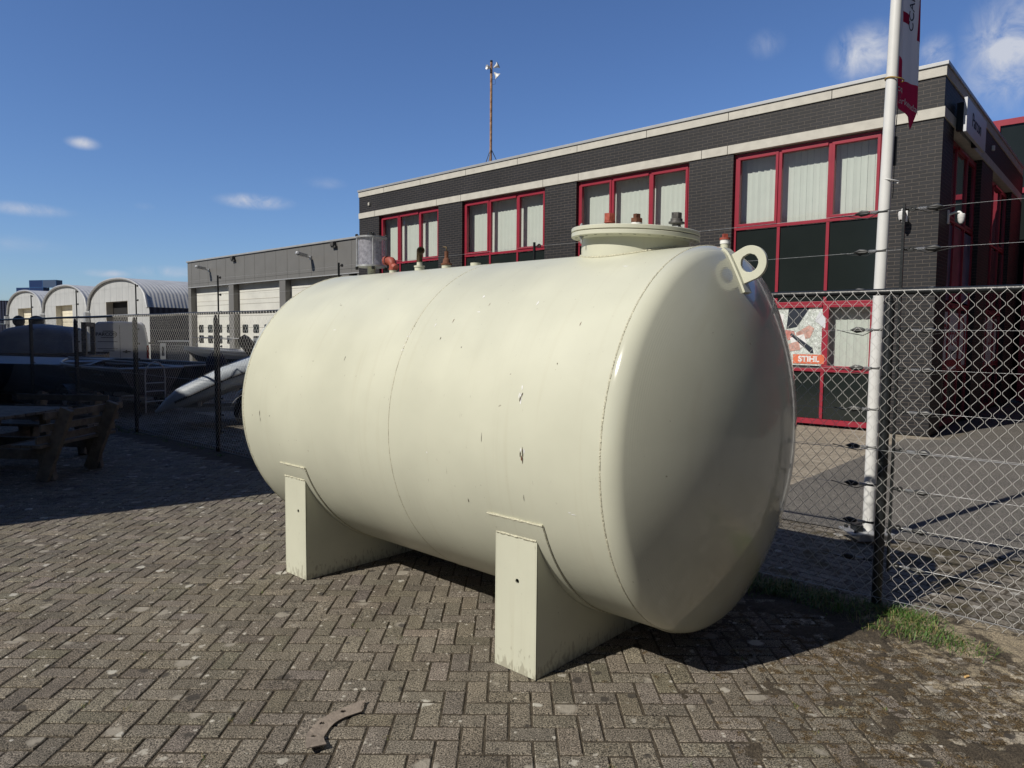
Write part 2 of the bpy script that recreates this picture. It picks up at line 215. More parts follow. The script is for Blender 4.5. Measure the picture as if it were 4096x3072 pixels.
    if spots:
        for (colr,vsc,th,soft,dist) in spots:
            v=nd(t,'ShaderNodeTexVoronoi'); v.inputs['Scale'].default_value=vsc; v.inputs['Randomness'].default_value=1
            nn=nd(t,'ShaderNodeTexNoise'); nn.inputs['Scale'].default_value=vsc*3.5; nn.inputs['Detail'].default_value=4; link(t,O,nn.inputs['Vector'])
            scv=nd(t,'ShaderNodeVectorMath',operation='SCALE'); link(t,nn.outputs['Color'],scv.inputs[0]); scv.inputs['Scale'].default_value=dist
            av=nd(t,'ShaderNodeVectorMath',operation='ADD'); link(t,O,av.inputs[0]); link(t,scv.outputs[0],av.inputs[1]); link(t,av.outputs[0],v.inputs['Vector'])
            # per-cell random radius
            sc_=nd(t,'ShaderNodeSeparateColor'); link(t,v.outputs['Color'],sc_.inputs[0])
            pw=nd(t,'ShaderNodeMath',operation='POWER'); link(t,sc_.outputs[0],pw.inputs[0]); pw.inputs[1].default_value=3.0
            rd=nd(t,'ShaderNodeMath',operation='MULTIPLY'); link(t,pw.outputs[0],rd.inputs[0]); rd.inputs[1].default_value=th
            df=nd(t,'ShaderNodeMath',operation='SUBTRACT'); link(t,rd.outputs[0],df.inputs[0]); link(t,v.outputs['Distance'],df.inputs[1])
            dr=nd(t,'ShaderNodeMapRange'); dr.inputs['From Min'].default_value=0; dr.inputs['From Max'].default_value=soft; dr.inputs['To Max'].default_value=.85; link(t,df.outputs[0],dr.inputs['Value'])
            x3=nd(t,'ShaderNodeMix',data_type='RGBA'); link(t,dr.outputs[0],x3.inputs[0]); link(t,out,x3.inputs[6]); x3.inputs[7].default_value=(*colr,1); out=x3.outputs[2]
    link(t,out,b.inputs['Base Color']); b.inputs['Roughness'].default_value=.88; b.inputs['Specular IOR Level'].default_value=.3
    bp=nd(t,'ShaderNodeBump'); bp.inputs['Strength'].default_value=.9; bp.inputs['Distance'].default_value=bumpd*.35; link(t,hsrc,bp.inputs['Height'])
    b3=nd(t,'ShaderNodeBump'); b3.inputs['Strength'].default_value=.8; b3.inputs['Distance'].default_value=bumpd; n5=nd(t,'ShaderNodeTexNoise'); n5.inputs['Scale'].default_value=22; n5.inputs['Detail'].default_value=6; link(t,O,n5.inputs['Vector']); link(t,n5.outputs['Fac'],b3.inputs['Height']); link(t,bp.outputs[0],b3.inputs['Normal'])
    link(t,b3.outputs[0],b.inputs['Normal'])
    return m
MT={}
MT['tank']=tank_paint('cream_paint'); MT['dish']=tank_paint('cream_paint_spun',True)
MT['rust']=mat('rusty_steel',(.16,.06,.03),.8,0,.5,30,.6,60)
MT['redoxide']=mat('red_oxide_paint',(.33,.07,.045),.55,0,.35,14,.4,60,dirt=((.12,.05,.03),20,.6))
MT['weld']=mat('painted_weld',(.60,.58,.44),.5,0,.35,90,1,120)
MT['grime']=mat('grimy_seam',(.10,.085,.06),.8,0,.5,60)
MT['galv']=mat('galvanised_steel',(.52,.53,.54),.42,.55,.25,20,.3,50)
MT['meshwire']=mat('galvanised_wire',(.62,.61,.58),.45,.15,.12,40)
MT['black']=mat('black_powder_coat',(.013,.015,.016),.38,0,.3,10,.2,40)
MT['blackplastic']=mat('black_plastic',(.015,.016,.016),.45,0,.2,10)
MT['white']=mat('white_paint',(.72,.72,.70),.4,0,.07,5,dirt=((.42,.41,.38),9,.66))
MT['whiteplastic']=mat('white_plastic',(.75,.75,.74),.35,0,.04,5)
MT['brick']=brick_mat('dark_brick',(.0100,.0100,.0130),(.078,.066,.057))
MT['concrete']=mat('cream_concrete',(.56,.54,.48),.8,0,.14,5,.3,60,dirt=((.36,.34,.29),7,.64))
MT['coping']=mat('aluminium_coping',(.42,.43,.44),.45,.3,.12,4)
MT['red']=mat('crimson_window_paint',(.30,.022,.042),.38,0,.12,4,coat=.15)
MT['spandrel']=mat('dark_glass_panel',(.016,.021,.020),.12,0,.1,2)
MT['glass']=glass_mat('window_glass',(.87,.91,.89)); MT['glassd']=glass_mat('reflective_glass',(.5,.58,.62),.02,.16)
MT['blind']=mat('white_vertical_blind',(.80,.81,.77),.75,0,.05,3)
MT['inside']=mat('dim_room',(.22,.22,.20),.9,0,.1,2)
MT['dark']=mat('painted_hole_shade',(.006,.006,.007),.9,0,.2,4)  # near-black colour painted in for the shade inside holes and the open doorway
MT['cladding']=mat('grey_cladding',(.175,.172,.165),.5,.1,.08,2)
MT['darkclad']=mat('anthracite_cladding',(.045,.048,.052),.6,0,.2,2)
MT['cladseam']=mat('cladding_seam',(.07,.07,.068),.7,0,.1,4)
MT['rollup']=stripe_mat('white_sectional_door',(.66,.66,.61),(.32,.31,.27),2,.50,.022,.45,0,0,.1)
MT['shedfront']=stripe_mat('pale_sandwich_panel',(.44,.45,.45),(.16,.17,.18),0,.96,.03,.55)
MT['shedroof']=stripe_mat('corrugated_zinc_roof',(.50,.51,.52),(0,0,0),1,.20,.1,.5,.2,.007,.12)
MT['navyclad']=stripe_mat('navy_ribbed_wall',(.018,.022,.045),(0,0,0),1,.3,.1,.55,0,.02)
MT['shutter']=stripe_mat('cream_roller_door',(.72,.67,.53),(.45,.41,.31),2,.25,.02,.6)
MT['cont']=stripe_mat('blue_container_paint',(.007,.033,.13),(0,0,0),0,.30,.1,.5,0,.03)
MT['contend']=mat('light_blue_container_paint',(.02,.09,.24),.5,0,.15,1)
MT['contgrey']=stripe_mat('faded_blue_container_paint',(.065,.105,.19),(0,0,0),0,.30,.1,.5,0,.03)
MT['contnavy']=stripe_mat('navy_container_paint',(.008,.014,.045),(0,0,0),0,.30,.1,.6,0,.03)
MT['wood']=mat('weathered_wood',(.17,.145,.115),.85,0,.45,9,.8,50,dirt=((.06,.06,.035),6,.60))
MT['van']=mat('white_van_paint',(.66,.67,.69),.25,0,.04,2,coat=.5)
MT['tyre']=mat('tyre_rubber',(.013,.013,.013),.8,0,.3,20)
MT['carglass']=mat('dark_car_glass',(.01,.012,.014),.08)
MT['taillight']=mat('red_tail_light',(.35,.012,.012),.2)
MT['rib']=mat('grey_inflatable_fabric',(.38,.42,.46),.5,0,.12,4)
MT['ribdark']=mat('dark_rubbing_strake',(.02,.022,.025),.6)
MT['alu']=mat('aluminium_sheet',(.42,.45,.49),.38,.7,.2,4)
MT['hulldark']=mat('dark_hull_paint',(.03,.036,.05),.35,0,.2,3)
MT['hullwhite']=mat('white_gelcoat',(.70,.71,.70),.25,0,.05,3)
MT['hullblue']=mat('dull_blue_grey_hull',(.12,.15,.20),.4,0,.15,3)
MT['tarp']=mat('blue_grey_tarpaulin',(.17,.215,.29),.6,0,.25,3,.6,8)
MT['navycover']=mat('navy_canvas',(.012,.018,.05),.75,0,.2,6)
MT['orange']=mat('orange_plastic',(.75,.16,.02),.4)
MT['redplastic']=mat('red_plastic',(.62,.012,.012),.35)
MT['rustbrown']=mat('brown_painted_steel',(.075,.045,.032),.7,0,.4,6)
MT['silvertrailer']=mat('zinc_trailer_frame',(.33,.34,.35),.45,.5,.2,10)
MT['flagwhite']=cloth_mat('white_flag_cloth',(.72,.72,.76))
MT['flagred']=cloth_mat('crimson_flag_cloth',(.46,.02,.075))
MT['ink']=mat('navy_ink',(.012,.013,.03),.6); MT['inkred']=mat('crimson_ink',(.32,.02,.035),.6); MT['inkwhite']=mat('white_ink',(.75,.75,.75),.6)
MT['signwhite']=mat('white_sign_board',(.62,.64,.68),.45,0,.05,3)
MT['plasticarc']=mat('weathered_grey_plastic',(.26,.215,.175),.7,0,.3,30,.6,80,dirt=((.09,.07,.05),60,.66))
MT['tape']=mat('white_thread_tape',(.8,.8,.78),.6)
MT['bronze']=mat('tarnished_bronze',(.10,.07,.035),.5,.6,.5,40)
MT['steelgrey']=mat('grey_steel_nut',(.14,.135,.125),.5,.5,.5,40)
MT['yellowcord']=mat('yellow_rope',(.40,.26,.07),.8)
MT['posterred']=mat('faded_red_print',(.50,.20,.17),.6,0,.3,20); MT['posterorange']=mat('faded_orange_print',(.55,.32,.27),.6,0,.5,14); MT['posterlogo']=mat('orange_logo_print',(.66,.16,.075),.6)
MT['butt']=mat('orange_paper',(.70,.45,.18),.8)
MT['grass']=mat('grass_blade',(.070,.150,.020),.6,0,.6,11); MT['straw']=mat('dry_grass_blade',(.34,.27,.12),.8,0,.4,8)
MT['paver']=ground_mat('concrete_paver',(.122,.106,.083),(.172,.150,.118),
   spots=[((.50,.48,.42),5.5,.24,.05,.07),((.44,.41,.35),10,.26,.06,.05),((.33,.30,.25),6.5,.42,.12,.06),((.050,.044,.038),8,.32,.07,.04),((.55,.52,.45),24,.30,.10,.02)],scale=3,speck=.95,sscale=150,dust=((.33,.29,.225),(.8,2.7)),moss=((.080,.056,.028),14,.60,(-.5,2.0,.15)),attr=True)
MT['joint']=ground_mat('mossy_joint_soil',(.055,.044,.031),(.088,.071,.050),scale=7,speck=.6,sscale=170,moss=((.27,.225,.155),5.0,.60,(1.6,2.5,.16)),bumpd=.02)
MT['sand']=ground_mat('sandy_strip',(.34,.29,.205),(.24,.20,.14),scale=5,speck=.3,sscale=140,moss=((.10,.075,.04),4,.60,None),bumpd=.015)
MT['lot']=ground_mat('old_yard_paving',(.22,.195,.16),(.155,.14,.115),scale=2.2,speck=.45,sscale=120,moss=((.075,.062,.035),3.0,.52,None),
   spots=[((.42,.40,.36),7,.34,.05,.05),((.04,.036,.03),6,.3,.05,.05)],brick=(.21,.105,R_(48),(.35,.32,.28),.012),bumpd=.015)
MT['smallpave']=ground_mat('pale_small_paving',(.36,.315,.25),(.28,.245,.195),scale=1.4,speck=.35,sscale=110,moss=((.16,.13,.09),2.2,.64,None),brick=(.21,.105,R_(48),(.60,.58,.55),.014),bumpd=.01)
MT['asphalt']=ground_mat('worn_asphalt',(.105,.098,.088),(.135,.125,.11),scale=1,speck=.9,sscale=90,bumpd=.01)
MT['lot2']=ground_mat('brown_grey_ground',(.15,.135,.11),(.12,.105,.085),scale=.6,speck=.3,sscale=60)
MT['terrain']=ground_mat('pale_concrete_yard',(.37,.33,.27),(.30,.27,.22),scale=.3,speck=.2,sscale=40)
MT['posterbg']=ground_mat('poster_snow_print',(.62,.66,.64),(.40,.44,.40),scale=9,speck=.3,sscale=60,moss=((.12,.12,.10),6,.60,None),bumpd=.0001)
MT['printblue']=mat('blue_window_print',(.10,.15,.27),.35,0,.6,2.5); MT['printpink']=mat('magenta_window_print',(.25,.05,.12),.35,0,.6,2.5)
# ---------------------------------------------------------------- mesh builder
class MB:
    def __init__(s): s.v=[]; s.f=[]; s.mi=[]; s.m=0
    def add(s,vs,fs):
        o=len(s.v); s.v+=[tuple(v) for v in vs]; s.f+=[tuple(i+o for i in f) for f in fs]; s.mi+=[s.m]*len(fs); return s
    def box(s,x0,x1,y0,y1,z0,z1,T=None):
        v=[Vector(c) for c in ((x0,y0,z0),(x1,y0,z0),(x1,y1,z0),(x0,y1,z0),(x0,y0,z1),(x1,y0,z1),(x1,y1,z1),(x0,y1,z1))]
        if T: v=[T(*c) for c in v]
        return s.add(v,[(0,3,2,1),(4,5,6,7),(0,1,5,4),(1,2,6,5),(2,3,7,6),(3,0,4,7)])
    def bar(s,a,b,w,h,up=(0,0,1)):
        a=Vector(a);b=Vector(b);d=(b-a).normalized(); u=Vector(up); x=d.cross(u)
        if x.length<1e-4: x=d.cross(Vector((0,1,0)))
        x.normalize(); u=x.cross(d)
        v=[p+x*sx*w/2+u*su*h/2 for p in (a,b) for sx,su in ((-1,-1),(1,-1),(1,1),(-1,1))]
        return s.add(v,[(0,1,2,3),(7,6,5,4),(0,4,5,1),(1,5,6,2),(2,6,7,3),(3,7,4,0)])
    def path(s,pts,r,n=8,caps=True,r2=None):
        pts=[Vector(p) for p in pts]; N=len(pts); o=[]; prev=None
        for i,p in enumerate(pts):
            d=(pts[min(i+1,N-1)]-pts[max(i-1,0)]).normalized()
            if prev is None:
                x=d.cross(Vector((0,0,1)))
                if x.length<1e-3: x=Vector((1,0,0))
            else: x=prev-d*prev.dot(d)
            x.normalize(); prev=x; y=d.cross(x)
            rr=r[i] if isinstance(r,(list,tuple)) else r
            o+=[p+x*cos(2*PI*k/n)*rr+y*sin(2*PI*k/n)*rr for k in range(n)]
        fs=[(i*n+k,i*n+(k+1)%n,(i+1)*n+(k+1)%n,(i+1)*n+k) for i in range(N-1) for k in range(n)]
        if caps: fs+=[tuple(range(n-1,-1,-1)),tuple((N-1)*n+k for k in range(n))]
        return s.add(o,fs)
    def lathe(s,prof,org=(0,0,0),ax=(0,0,1),n=32,close=False):
        A=Vector(ax).normalized(); x=A.orthogonal().normalized(); y=A.cross(x); O=Vector(org); vs=[]
        for r,h in prof: vs+=[O+A*h+(x*cos(2*PI*k/n)+y*sin(2*PI*k/n))*max(r,1e-4) for k in range(n)]
        fs=[(i*n+k,i*n+(k+1)%n,(i+1)*n+(k+1)%n,(i+1)*n+k) for i in range(len(prof)-1) for k in range(n)]
        return s.add(vs,fs)
    def prism(s,poly,ext,T=None):
        """poly: list of 3D pts, ext: extrusion vector"""
        e=Vector(ext); a=[Vector(p) for p in poly]; b=[p+e for p in a]; n=len(a)
        if T: a=[T(*p) for p in a]; b=[T(*p) for p in b]
        return s.add(a+b,[tuple(range(n-1,-1,-1)),tuple(range(n,2*n))]+[(k,(k+1)%n,n+(k+1)%n,n+k) for k in range(n)])
    def ring(s,outer,inner,ext):
        e=Vector(ext); n=len(outer); o=[Vector(p) for p in outer]; i=[Vector(p) for p in inner]
        vs=o+i+[p+e for p in o]+[p+e for p in i]; fs=[]
        for k in range(n):
            j=(k+1)%n; fs+=[(k,n+k,n+j,j),(2*n+k,2*n+j,3*n+j,3*n+k),(k,j,2*n+j,2*n+k),(n+k,3*n+k,3*n+j,n+j)]
        return s.add(vs,fs)
    def ball(s,c,r,n=12,m=8,sc_=(1,1,1)):
        prof=[(r*sin(PI*i/m),-r*cos(PI*i/m)) for i in range(m+1)]; o=len(s.v); s.lathe(prof,c,(0,0,1),n)
        for i in range(o,len(s.v)):
            v=s.v[i]; s.v[i]=(c[0]+(v[0]-c[0])*sc_[0],c[1]+(v[1]-c[1])*sc_[1],c[2]+(v[2]-c[2])*sc_[2])
        return s
    def build(s,name,mats,parent=None,smooth=True,bevel=0,ang=35,fix=True):
        me=bpy.data.meshes.new(name); me.from_pydata(s.v,[],s.f)
        if not isinstance(mats,(list,tuple)): mats=[mats]
        for m in mats: me.materials.append(MT[m] if isinstance(m,str) else m)
        me.polygons.foreach_set('material_index',s.mi)
        me.validate()
        if fix:
            import bmesh
            bm=bmesh.new(); bm.from_mesh(me); bmesh.ops.recalc_face_normals(bm,faces=bm.faces); bm.to_mesh(me); bm.free()
        if smooth:
            me.polygons.foreach_set('use_smooth',[True]*len(me.polygons)); me.set_sharp_from_angle(angle=R_(ang))
        o=bpy.data.objects.new(name,me); COL.objects.link(o)
        if parent: o.parent=parent
        if bevel:
            b=o.modifiers.new('bevel','BEVEL'); b.width=bevel; b.segments=2; b.limit_method='ANGLE'; b.angle_limit=R_(40)
        return o
def tag(o,label=None,cat=None,group=None,kind=None):
    if label: o['label']=label
    if cat: o['category']=cat
    if group: o['group']=group
    if kind: o['kind']=kind
    return o
def thing(name,label,cat,loc=(0,0,0),rz=0,group=None):
    o=bpy.data.objects.new(name,None); COL.objects.link(o); o.location=loc; o.rotation_euler=(0,0,rz); o.empty_display_size=.3
    return tag(o,label,cat,group)
def dup(o,parent=None):
    c=o.copy(); COL.objects.link(c); c.parent=parent
    for ch in [x for x in list(bpy.data.objects) if x.parent==o]: dup(ch,c)
    return c
def copy_tree(o,kids):
    c=o.copy(); COL.objects.link(c)
    for k in kids:
        d=k.copy(); COL.objects.link(d); d.parent=c
    return c
def text(name,s,size,m,parent,Mx,ext=.002,cond=1.0,align='CENTER',bold=0):
    cu=bpy.data.curves.new(name,'FONT'); cu.body=s; cu.size=size; cu.extrude=ext; cu.align_x=align; cu.align_y='CENTER'; cu.offset=bold
    o=bpy.data.objects.new(name,cu); COL.objects.link(o); dg=bpy.context.evaluated_depsgraph_get(); dg.update()
    me=bpy.data.meshes.new_from_object(o.evaluated_get(dg)); bpy.data.objects.remove(o); bpy.data.curves.remove(cu)
    me.transform(Matrix.Diagonal((cond,1,1,1))); me.transform(Mx); me.materials.clear(); me.materials.append(MT[m]); me.name=name
    q=bpy.data.objects.new(name,me); COL.objects.link(q); q.parent=parent
    return q
def frame(o,x,y):   # matrix with given local x,y axes
    x=Vector(x).normalized(); y=Vector(y).normalized(); z=x.cross(y); m=Matrix((x,y,z)).transposed().to_4x4(); m.translation=Vector(o); return m
# ---------------------------------------------------------------- key places
TH=2.408246; C0=Vector((7.537154,12.63364,0)); E=Vector((cos(TH),sin(TH),0)); OUT=Vector((-sin(TH),cos(TH),0))   # along facade (to the left), outwards
FP=2.424313; F0=Vector((2.398062,4.498977,0)); FU=Vector((cos(FP),sin(FP),0)); FN=Vector((sin(FP),-cos(FP),0))    # fence line, FN points away from the camera
def LP(s,y,z=0): return C0+E*s+OUT*y+Vector((0,0,z))
# ================================================================ GROUND
def sheet(name,pts,z,m,kind='structure'):
    b=MB(); b.add([(p[0],p[1],z) for p in pts],[tuple(range(len(pts)))]); o=b.build(name,m,None,False); tag(o,kind=kind); return o
sheet('ground',[(-500,-300),(500,-300),(500,700),(-500,700)],-.034,'lot2')
a=F0+FU*-14; b_=F0+FU*40
lotpts=[a,b_,b_+FN*26,a+FN*26]
def S2(s,y): p=LP(s,y); return (p.x,p.y)
sheet('far_yard',[S2(14,-.5),S2(90,-.5),S2(90,-60),S2(14,-60)],-.026,'terrain'); sheet('far_yard',[S2(46,-.5),S2(90,-.5),S2(90,14),S2(46,14)],-.026,'terrain')
sheet('yard_paving',[S2(-16,7.6),S2(-16,14),S2(2,13.4),S2(16,13),S2(46,14),S2(46,7.6)],-.022,'lot')
sheet('small_paving',[S2(.25,7.6),S2(46,7.6),S2(46,-.5),S2(.25,-.5)],-.018,'smallpave')
sheet('asphalt',[S2(-25,7.6),S2(.25,7.6),S2(.25,.45),S2(.05,.45),S2(-.4,.0),S2(-.4,-14),S2(-25,-14)],-.014,'asphalt')
sheet('pavement_strip',[S2(.05,.45),S2(.25,.45),S2(.25,0),S2(-.4,0)],-.0145,'smallpave')
# soil under the pavers, camera side of the fence
def inview(x,y,mx=1.2):
    return y>1.6 and abs(x)<.78*y+mx
def fence_d(x,y): return (Vector((x,y,0))-F0).dot(FN)
def soil():
    b=MB(); st=.025; idx={}
    x0,x1,y0,y1=-15,5.5,1.3,20
    nx=int((x1-x0)/st); ny=int((y1-y0)/st)
    for j in range(ny):
        y=y0+j*st
        for i in range(nx):
            x=x0+i*st; d=fence_d(x,y)
            if not(-99<d<.10) or not inview(x,y,1.5): continue
            co=x<-1 
            if co and ((i%8) or (j%8)): continue
            s=st*8 if co else st
            if co and x+s>-1: s=s
            f=[]
            for (ii,jj) in ((0,0),(1,0),(1,1),(0,1)):
                px,py=x+ii*s,y+jj*s; k=(round(px/st),round(py/st))
                if k not in idx:
                    g=min(1,max(0,(px-.2)/2.0)); g2=min(1,max(0,1+fence_d(px,py)/.75)) if px>-1 else 0
                    n1=noise.noise(Vector((px*5.0,py*5.0,0))); n2=noise.noise(Vector((px*17,py*17,3)))
                    z=-.0060+.0140*g*(n1*.9+.20+n2*.85)+.016*g2*(.7+n1*.5)+.002*n2
                    idx[k]=len(b.v); b.v.append((px,py,z))
                f.append(idx[k])
            b.f.append(tuple(f)); b.mi.append(0)
    return b
so_=soil().build('soil',['joint'],None,True,fix=False); tag(so_,kind='structure')
def pavers():
    W=.105; b=MB(); tones=[]
    def brick(cx,cy,hx,hy):
        g=min(1,max(0,(cx-.4)/2)); jw=.0042+rnd.random()*.0022
        z=rnd.gauss(0,.0011); tx=rnd.gauss(0,.006); ty=rnd.gauss(0,.006); c=.007; rot=rnd.gauss(0,.006)
        dx=rnd.gauss(0,.0008); dy=rnd.gauss(0,.0008)
        o=len(b.v)
        for (ex,zz) in ((jw,-.03),(jw,-.0035),(jw+c*.6,0)):
            for sx_,sy_ in ((-1,-1),(1,-1),(1,1),(-1,1)):
                lx=sx_*(hx-ex); ly=sy_*(hy-ex-.0016)
                b.v.append((cx+dx+lx-ly*rot,cy+dy+ly+lx*rot,z+zz+lx*tx+ly*ty))
        for k in range(4):
            j=(k+1)%4; b.f+=[(o+k,o+j,o+4+j,o+4+k),(o+4+k,o+4+j,o+8+j,o+8+k)]
        b.f.append((o+8,o+9,o+10,o+11)); b.mi+=[0]*9
        t=1+rnd.gauss(0,.10); t2=t*(1+rnd.gauss(0,.015)); tones.extend([(t,t2,t*(1+rnd.gauss(0,.03)))]*9)
    for j in range(10,190):
        for k in range(-60,60):
            ox=(j+4*k)*W; oy=j*W
            for (cx,cy,hx,hy) in ((ox+W,oy+W/2,W,W/2),(ox+2.5*W,oy,W/2,W)):
                if fence_d(cx,cy)<-.42 and inview(cx,cy): brick(cx,cy,hx,hy)
    me=bpy.data.meshes.new('paving'); me.from_pydata(b.v,[],b.f); me.materials.append(MT['paver'])
    ca=me.color_attributes.new('tone','FLOAT_COLOR','CORNER'); buf=[]
    for p,t in zip(me.polygons,tones): buf+=[t[0],t[1],t[2],1]*p.loop_total
    ca.data.foreach_set('color',buf)
    o=bpy.data.objects.new('paving',me); COL.objects.link(o); tag(o,kind='structure')
pavers()
# concrete edging and sand along the fence
b=MB()
for i in range(2,26):
    p=F0+FU*(i*1.0)+FN*.03; q=F0+FU*(i*1.0+.985)+FN*.03
    b.bar((p.x,p.y,-.042),(q.x,q.y,-.042),.05,.09)
tag(b.build('kerb',['lot2'],None,False,bevel=.006),kind='structure')
# grass
def grass():
    b=MB()
    def blade(x,y,h,lean,w,m):
        a=rnd.uniform(0,2*PI); d=Vector((cos(a),sin(a),0)); s=Vector((-d.y,d.x,0)); z0=.0
        p=Vector((x,y,z0)); pts=[(p,w),(p+d*lean*.3*h+Vector((0,0,h*.55)),w*.7),(p+d*lean*h+Vector((0,0,h*max(.15,1-lean*.5))),w*.1)]
        b.m=m; vs=[]
        for q,ww in pts: vs+=[q-s*ww,q+s*ww]
        b.add(vs,[(0,1,3,2),(2,3,5,4)])
    clumps=[]
    for i in range(150):
        s=rnd.uniform(-.35,2.2); d=-.03-abs(rnd.gauss(.0,.13)); clumps.append((s,d,rnd.uniform(.03,.09),rnd.uniform(.5,1.1)))
    for i in range(26): clumps.append((rnd.uniform(-.62,-.05),rnd.uniform(-.42,-.16),rnd.uniform(.04,.09),rnd.uniform(.4,.8)))
    for i in range(14): clumps.append((rnd.uniform(-1.35,-.95),rnd.uniform(-.55,-.30),rnd.uniform(.04,.07),rnd.uniform(.4,.8)))
    for i in range(60): clumps.append((rnd.uniform(2,14),rnd.uniform(-.20,.02),rnd.uniform(.03,.08),rnd.uniform(.3,.6)))
    for (s,d,r,hs) in clumps:
        for k in range(int(46*hs)):
            p=F0+FU*(s+rnd.gauss(0,r))+FN*(d+rnd.gauss(0,r*.6))
            dry=rnd.random()<(.18 if r<.07 else .4)
            blade(p.x,p.y,rnd.uniform(.025,.12)*hs,rnd.uniform(.4,1.7),.0016 if dry else rnd.uniform(.0016,.0034),1 if dry else 0)
    for i in range(90):   # sprigs in the joints
        y=rnd.uniform(2.4,7); x=rnd.uniform(-.7,.7)*y
        x=round(x/.105)*.105
        if fence_d(x,y)>-.4: continue
        for k in range(9): blade(x+rnd.gauss(0,.008),y+rnd.gauss(0,.012),rnd.uniform(.008,.022),rnd.uniform(.5,1.4),.0012,1 if rnd.random()<.6 else 0)
    return tag(b.build('grass',['grass','straw'],None,False,fix=False),'ragged green and straw coloured grass growing along the foot of the fence','grass',kind='stuff')
grass()
# ================================================================ TANK
TP=2.406673; TR=1.0569; TZ=1.1905
tank=thing('storage_tank','large cream painted cylindrical steel storage tank lying on two saddles on the brick paving','storage tank',(1.01351,3.96253,0),TP)
NA=128
def cylv(a,ang,r): return (a,r*cos(ang),TZ+r*sin(ang))
def head_prof(kn=.105,cr=2.17):
    cc=math.sqrt((cr-kn)**2-(TR-kn)**2); st=-cc+cr*cc/(cr-kn); out=[]
    a1=math.asin(st/kn) if st<kn else PI/2
    for i in range(13):
        t=a1*i/12; out.append((TR-kn+kn*cos(t),kn*sin(t)))
    t0=math.asin(out[-1][0]/cr)
    for i in range(1,25):
        t=t0*(1-i/24); out.append((cr*sin(t),-cc+cr*cos(t)))
    return out
A1,AM,AE=-.1193,1.3893,3.1448
b=MB()
seg=[A1+(AE-A1)*i/24 for i in range(25)]
vs=[cylv(a,2*PI*k/NA,TR) for a in seg for k in range(NA)]
b.add(vs,[(i*NA+k,i*NA+(k+1)%NA,(i+1)*NA+(k+1)%NA,(i+1)*NA+k) for i in range(24) for k in range(NA)])
# chips and scrapes lie on the shell
def chip(a,ang,la,lz,m,n=9,fill=1):
    b.m=m; pts=[]
    for k in range(n):
        t=2*PI*k/n; q=rnd.uniform(.45,1.1); pts.append(cylv(a+la*cos(t)*q,R_(ang)+lz*sin(t)*q/TR,TR+.0009))
    b.add(pts,[tuple(range(n))])
for (a,g) in ((.382,12.9),(.340,-.7)):
    for k in range(7): chip(a+rnd.gauss(0,.006),g+rnd.gauss(0,1.5),.005,.014+rnd.random()*.012,rnd.choice((1,1,2,3)))
for (a,g,la,lz) in ((.765,-17.8,.004,.013),(2.34,46.3,.005,.008),(2.36,47.2,.004,.004),(1.94,22.7,.003,.018),(2.9,-1,.004,.03),(2.895,-3.5,.003,.02),(2.76,-1.5,.004,.006),(.62,2,.002,.03),(1.1,31,.003,.012),(.35,-13,.002,.02),(.9,28,.004,.006),(.2,24,.003,.006)): chip(a,g,la,lz,1)
for (a,g,la,lz) in ((.045,-14.8,.018,.004),(.07,-14.5,.01,.004),(.12,61,.018,.006),(1.2,36,.004,.02),(.95,48,.01,.01),(1.05,-5,.005,.008),(.9,41,.014,.004),(.5,44,.005,.02),(2.2,34,.018,.003)): chip(a,g,la,lz,3)
for k in range(14):  # bare white flaking on the middle weld
    chip(AM+rnd.gauss(0,.005),rnd.uniform(25,34),.004,.006,3)
for k in range(7): chip(rnd.uniform(0,3),rnd.uniform(-40,60),.0015+rnd.random()*.001,.004+rnd.random()*.016,rnd.choice((1,3,3,2)))
shell=b.build('shell',['tank','grime','rust','tape'],tank,True,ang=60,fix=False)
for (name,a0,sg,lab) in (('dished_end',A1,-1,None),('dished_end',AE,1,None)):
    b=MB(); pr=head_prof(); vs=[]
    for (r,h) in pr: vs+=[cylv(a0+sg*h,2*PI*k/NA,max(r,1e-4)) for k in range(NA)]
    b.add(vs,[(i*NA+k,i*NA+(k+1)%NA,(i+1)*NA+(k+1)%NA,(i+1)*NA+k) for i in range(len(pr)-1) for k in range(NA)])
    b.build('dished_end',['dish'],tank,True,ang=80)
def torus_ring(b,a,r,h,wd,n=NA,m=6,jit=0):
    vs=[]
    for k in range(n):
        t=2*PI*k/n; j=1+rnd.gauss(0,jit)
        for q in range(m):
            u=PI*q/(m-1); vs.append((a+wd*cos(u)*j+rnd.gauss(0,jit*.004),(r+h*sin(u)*j)*cos(t),TZ+(r+h*sin(u)*j)*sin(t)))
    b.add(vs,[(k*m+q,k*m+q+1,((k+1)%n)*m+q+1,((k+1)%n)*m+q) for k in range(n) for q in range(m-1)])
b=MB(); torus_ring(b,A1,TR-.0005,.0035,.005,n=360,jit=.07); b.build('weld_seam',['weld','grime'],tank,True,ang=80,fix=False)
b=MB(); torus_ring(b,AM,TR-.0005,.0022,.0035,n=300,jit=.12); b.build('weld_seam',['weld','grime'],tank,True,ang=80,fix=False)
b=MB(); torus_ring(b,AE,TR-.0005,.004,.007,n=300,jit=.2); b.build('weld_seam',['weld'],tank,True,ang=80,fix=False)
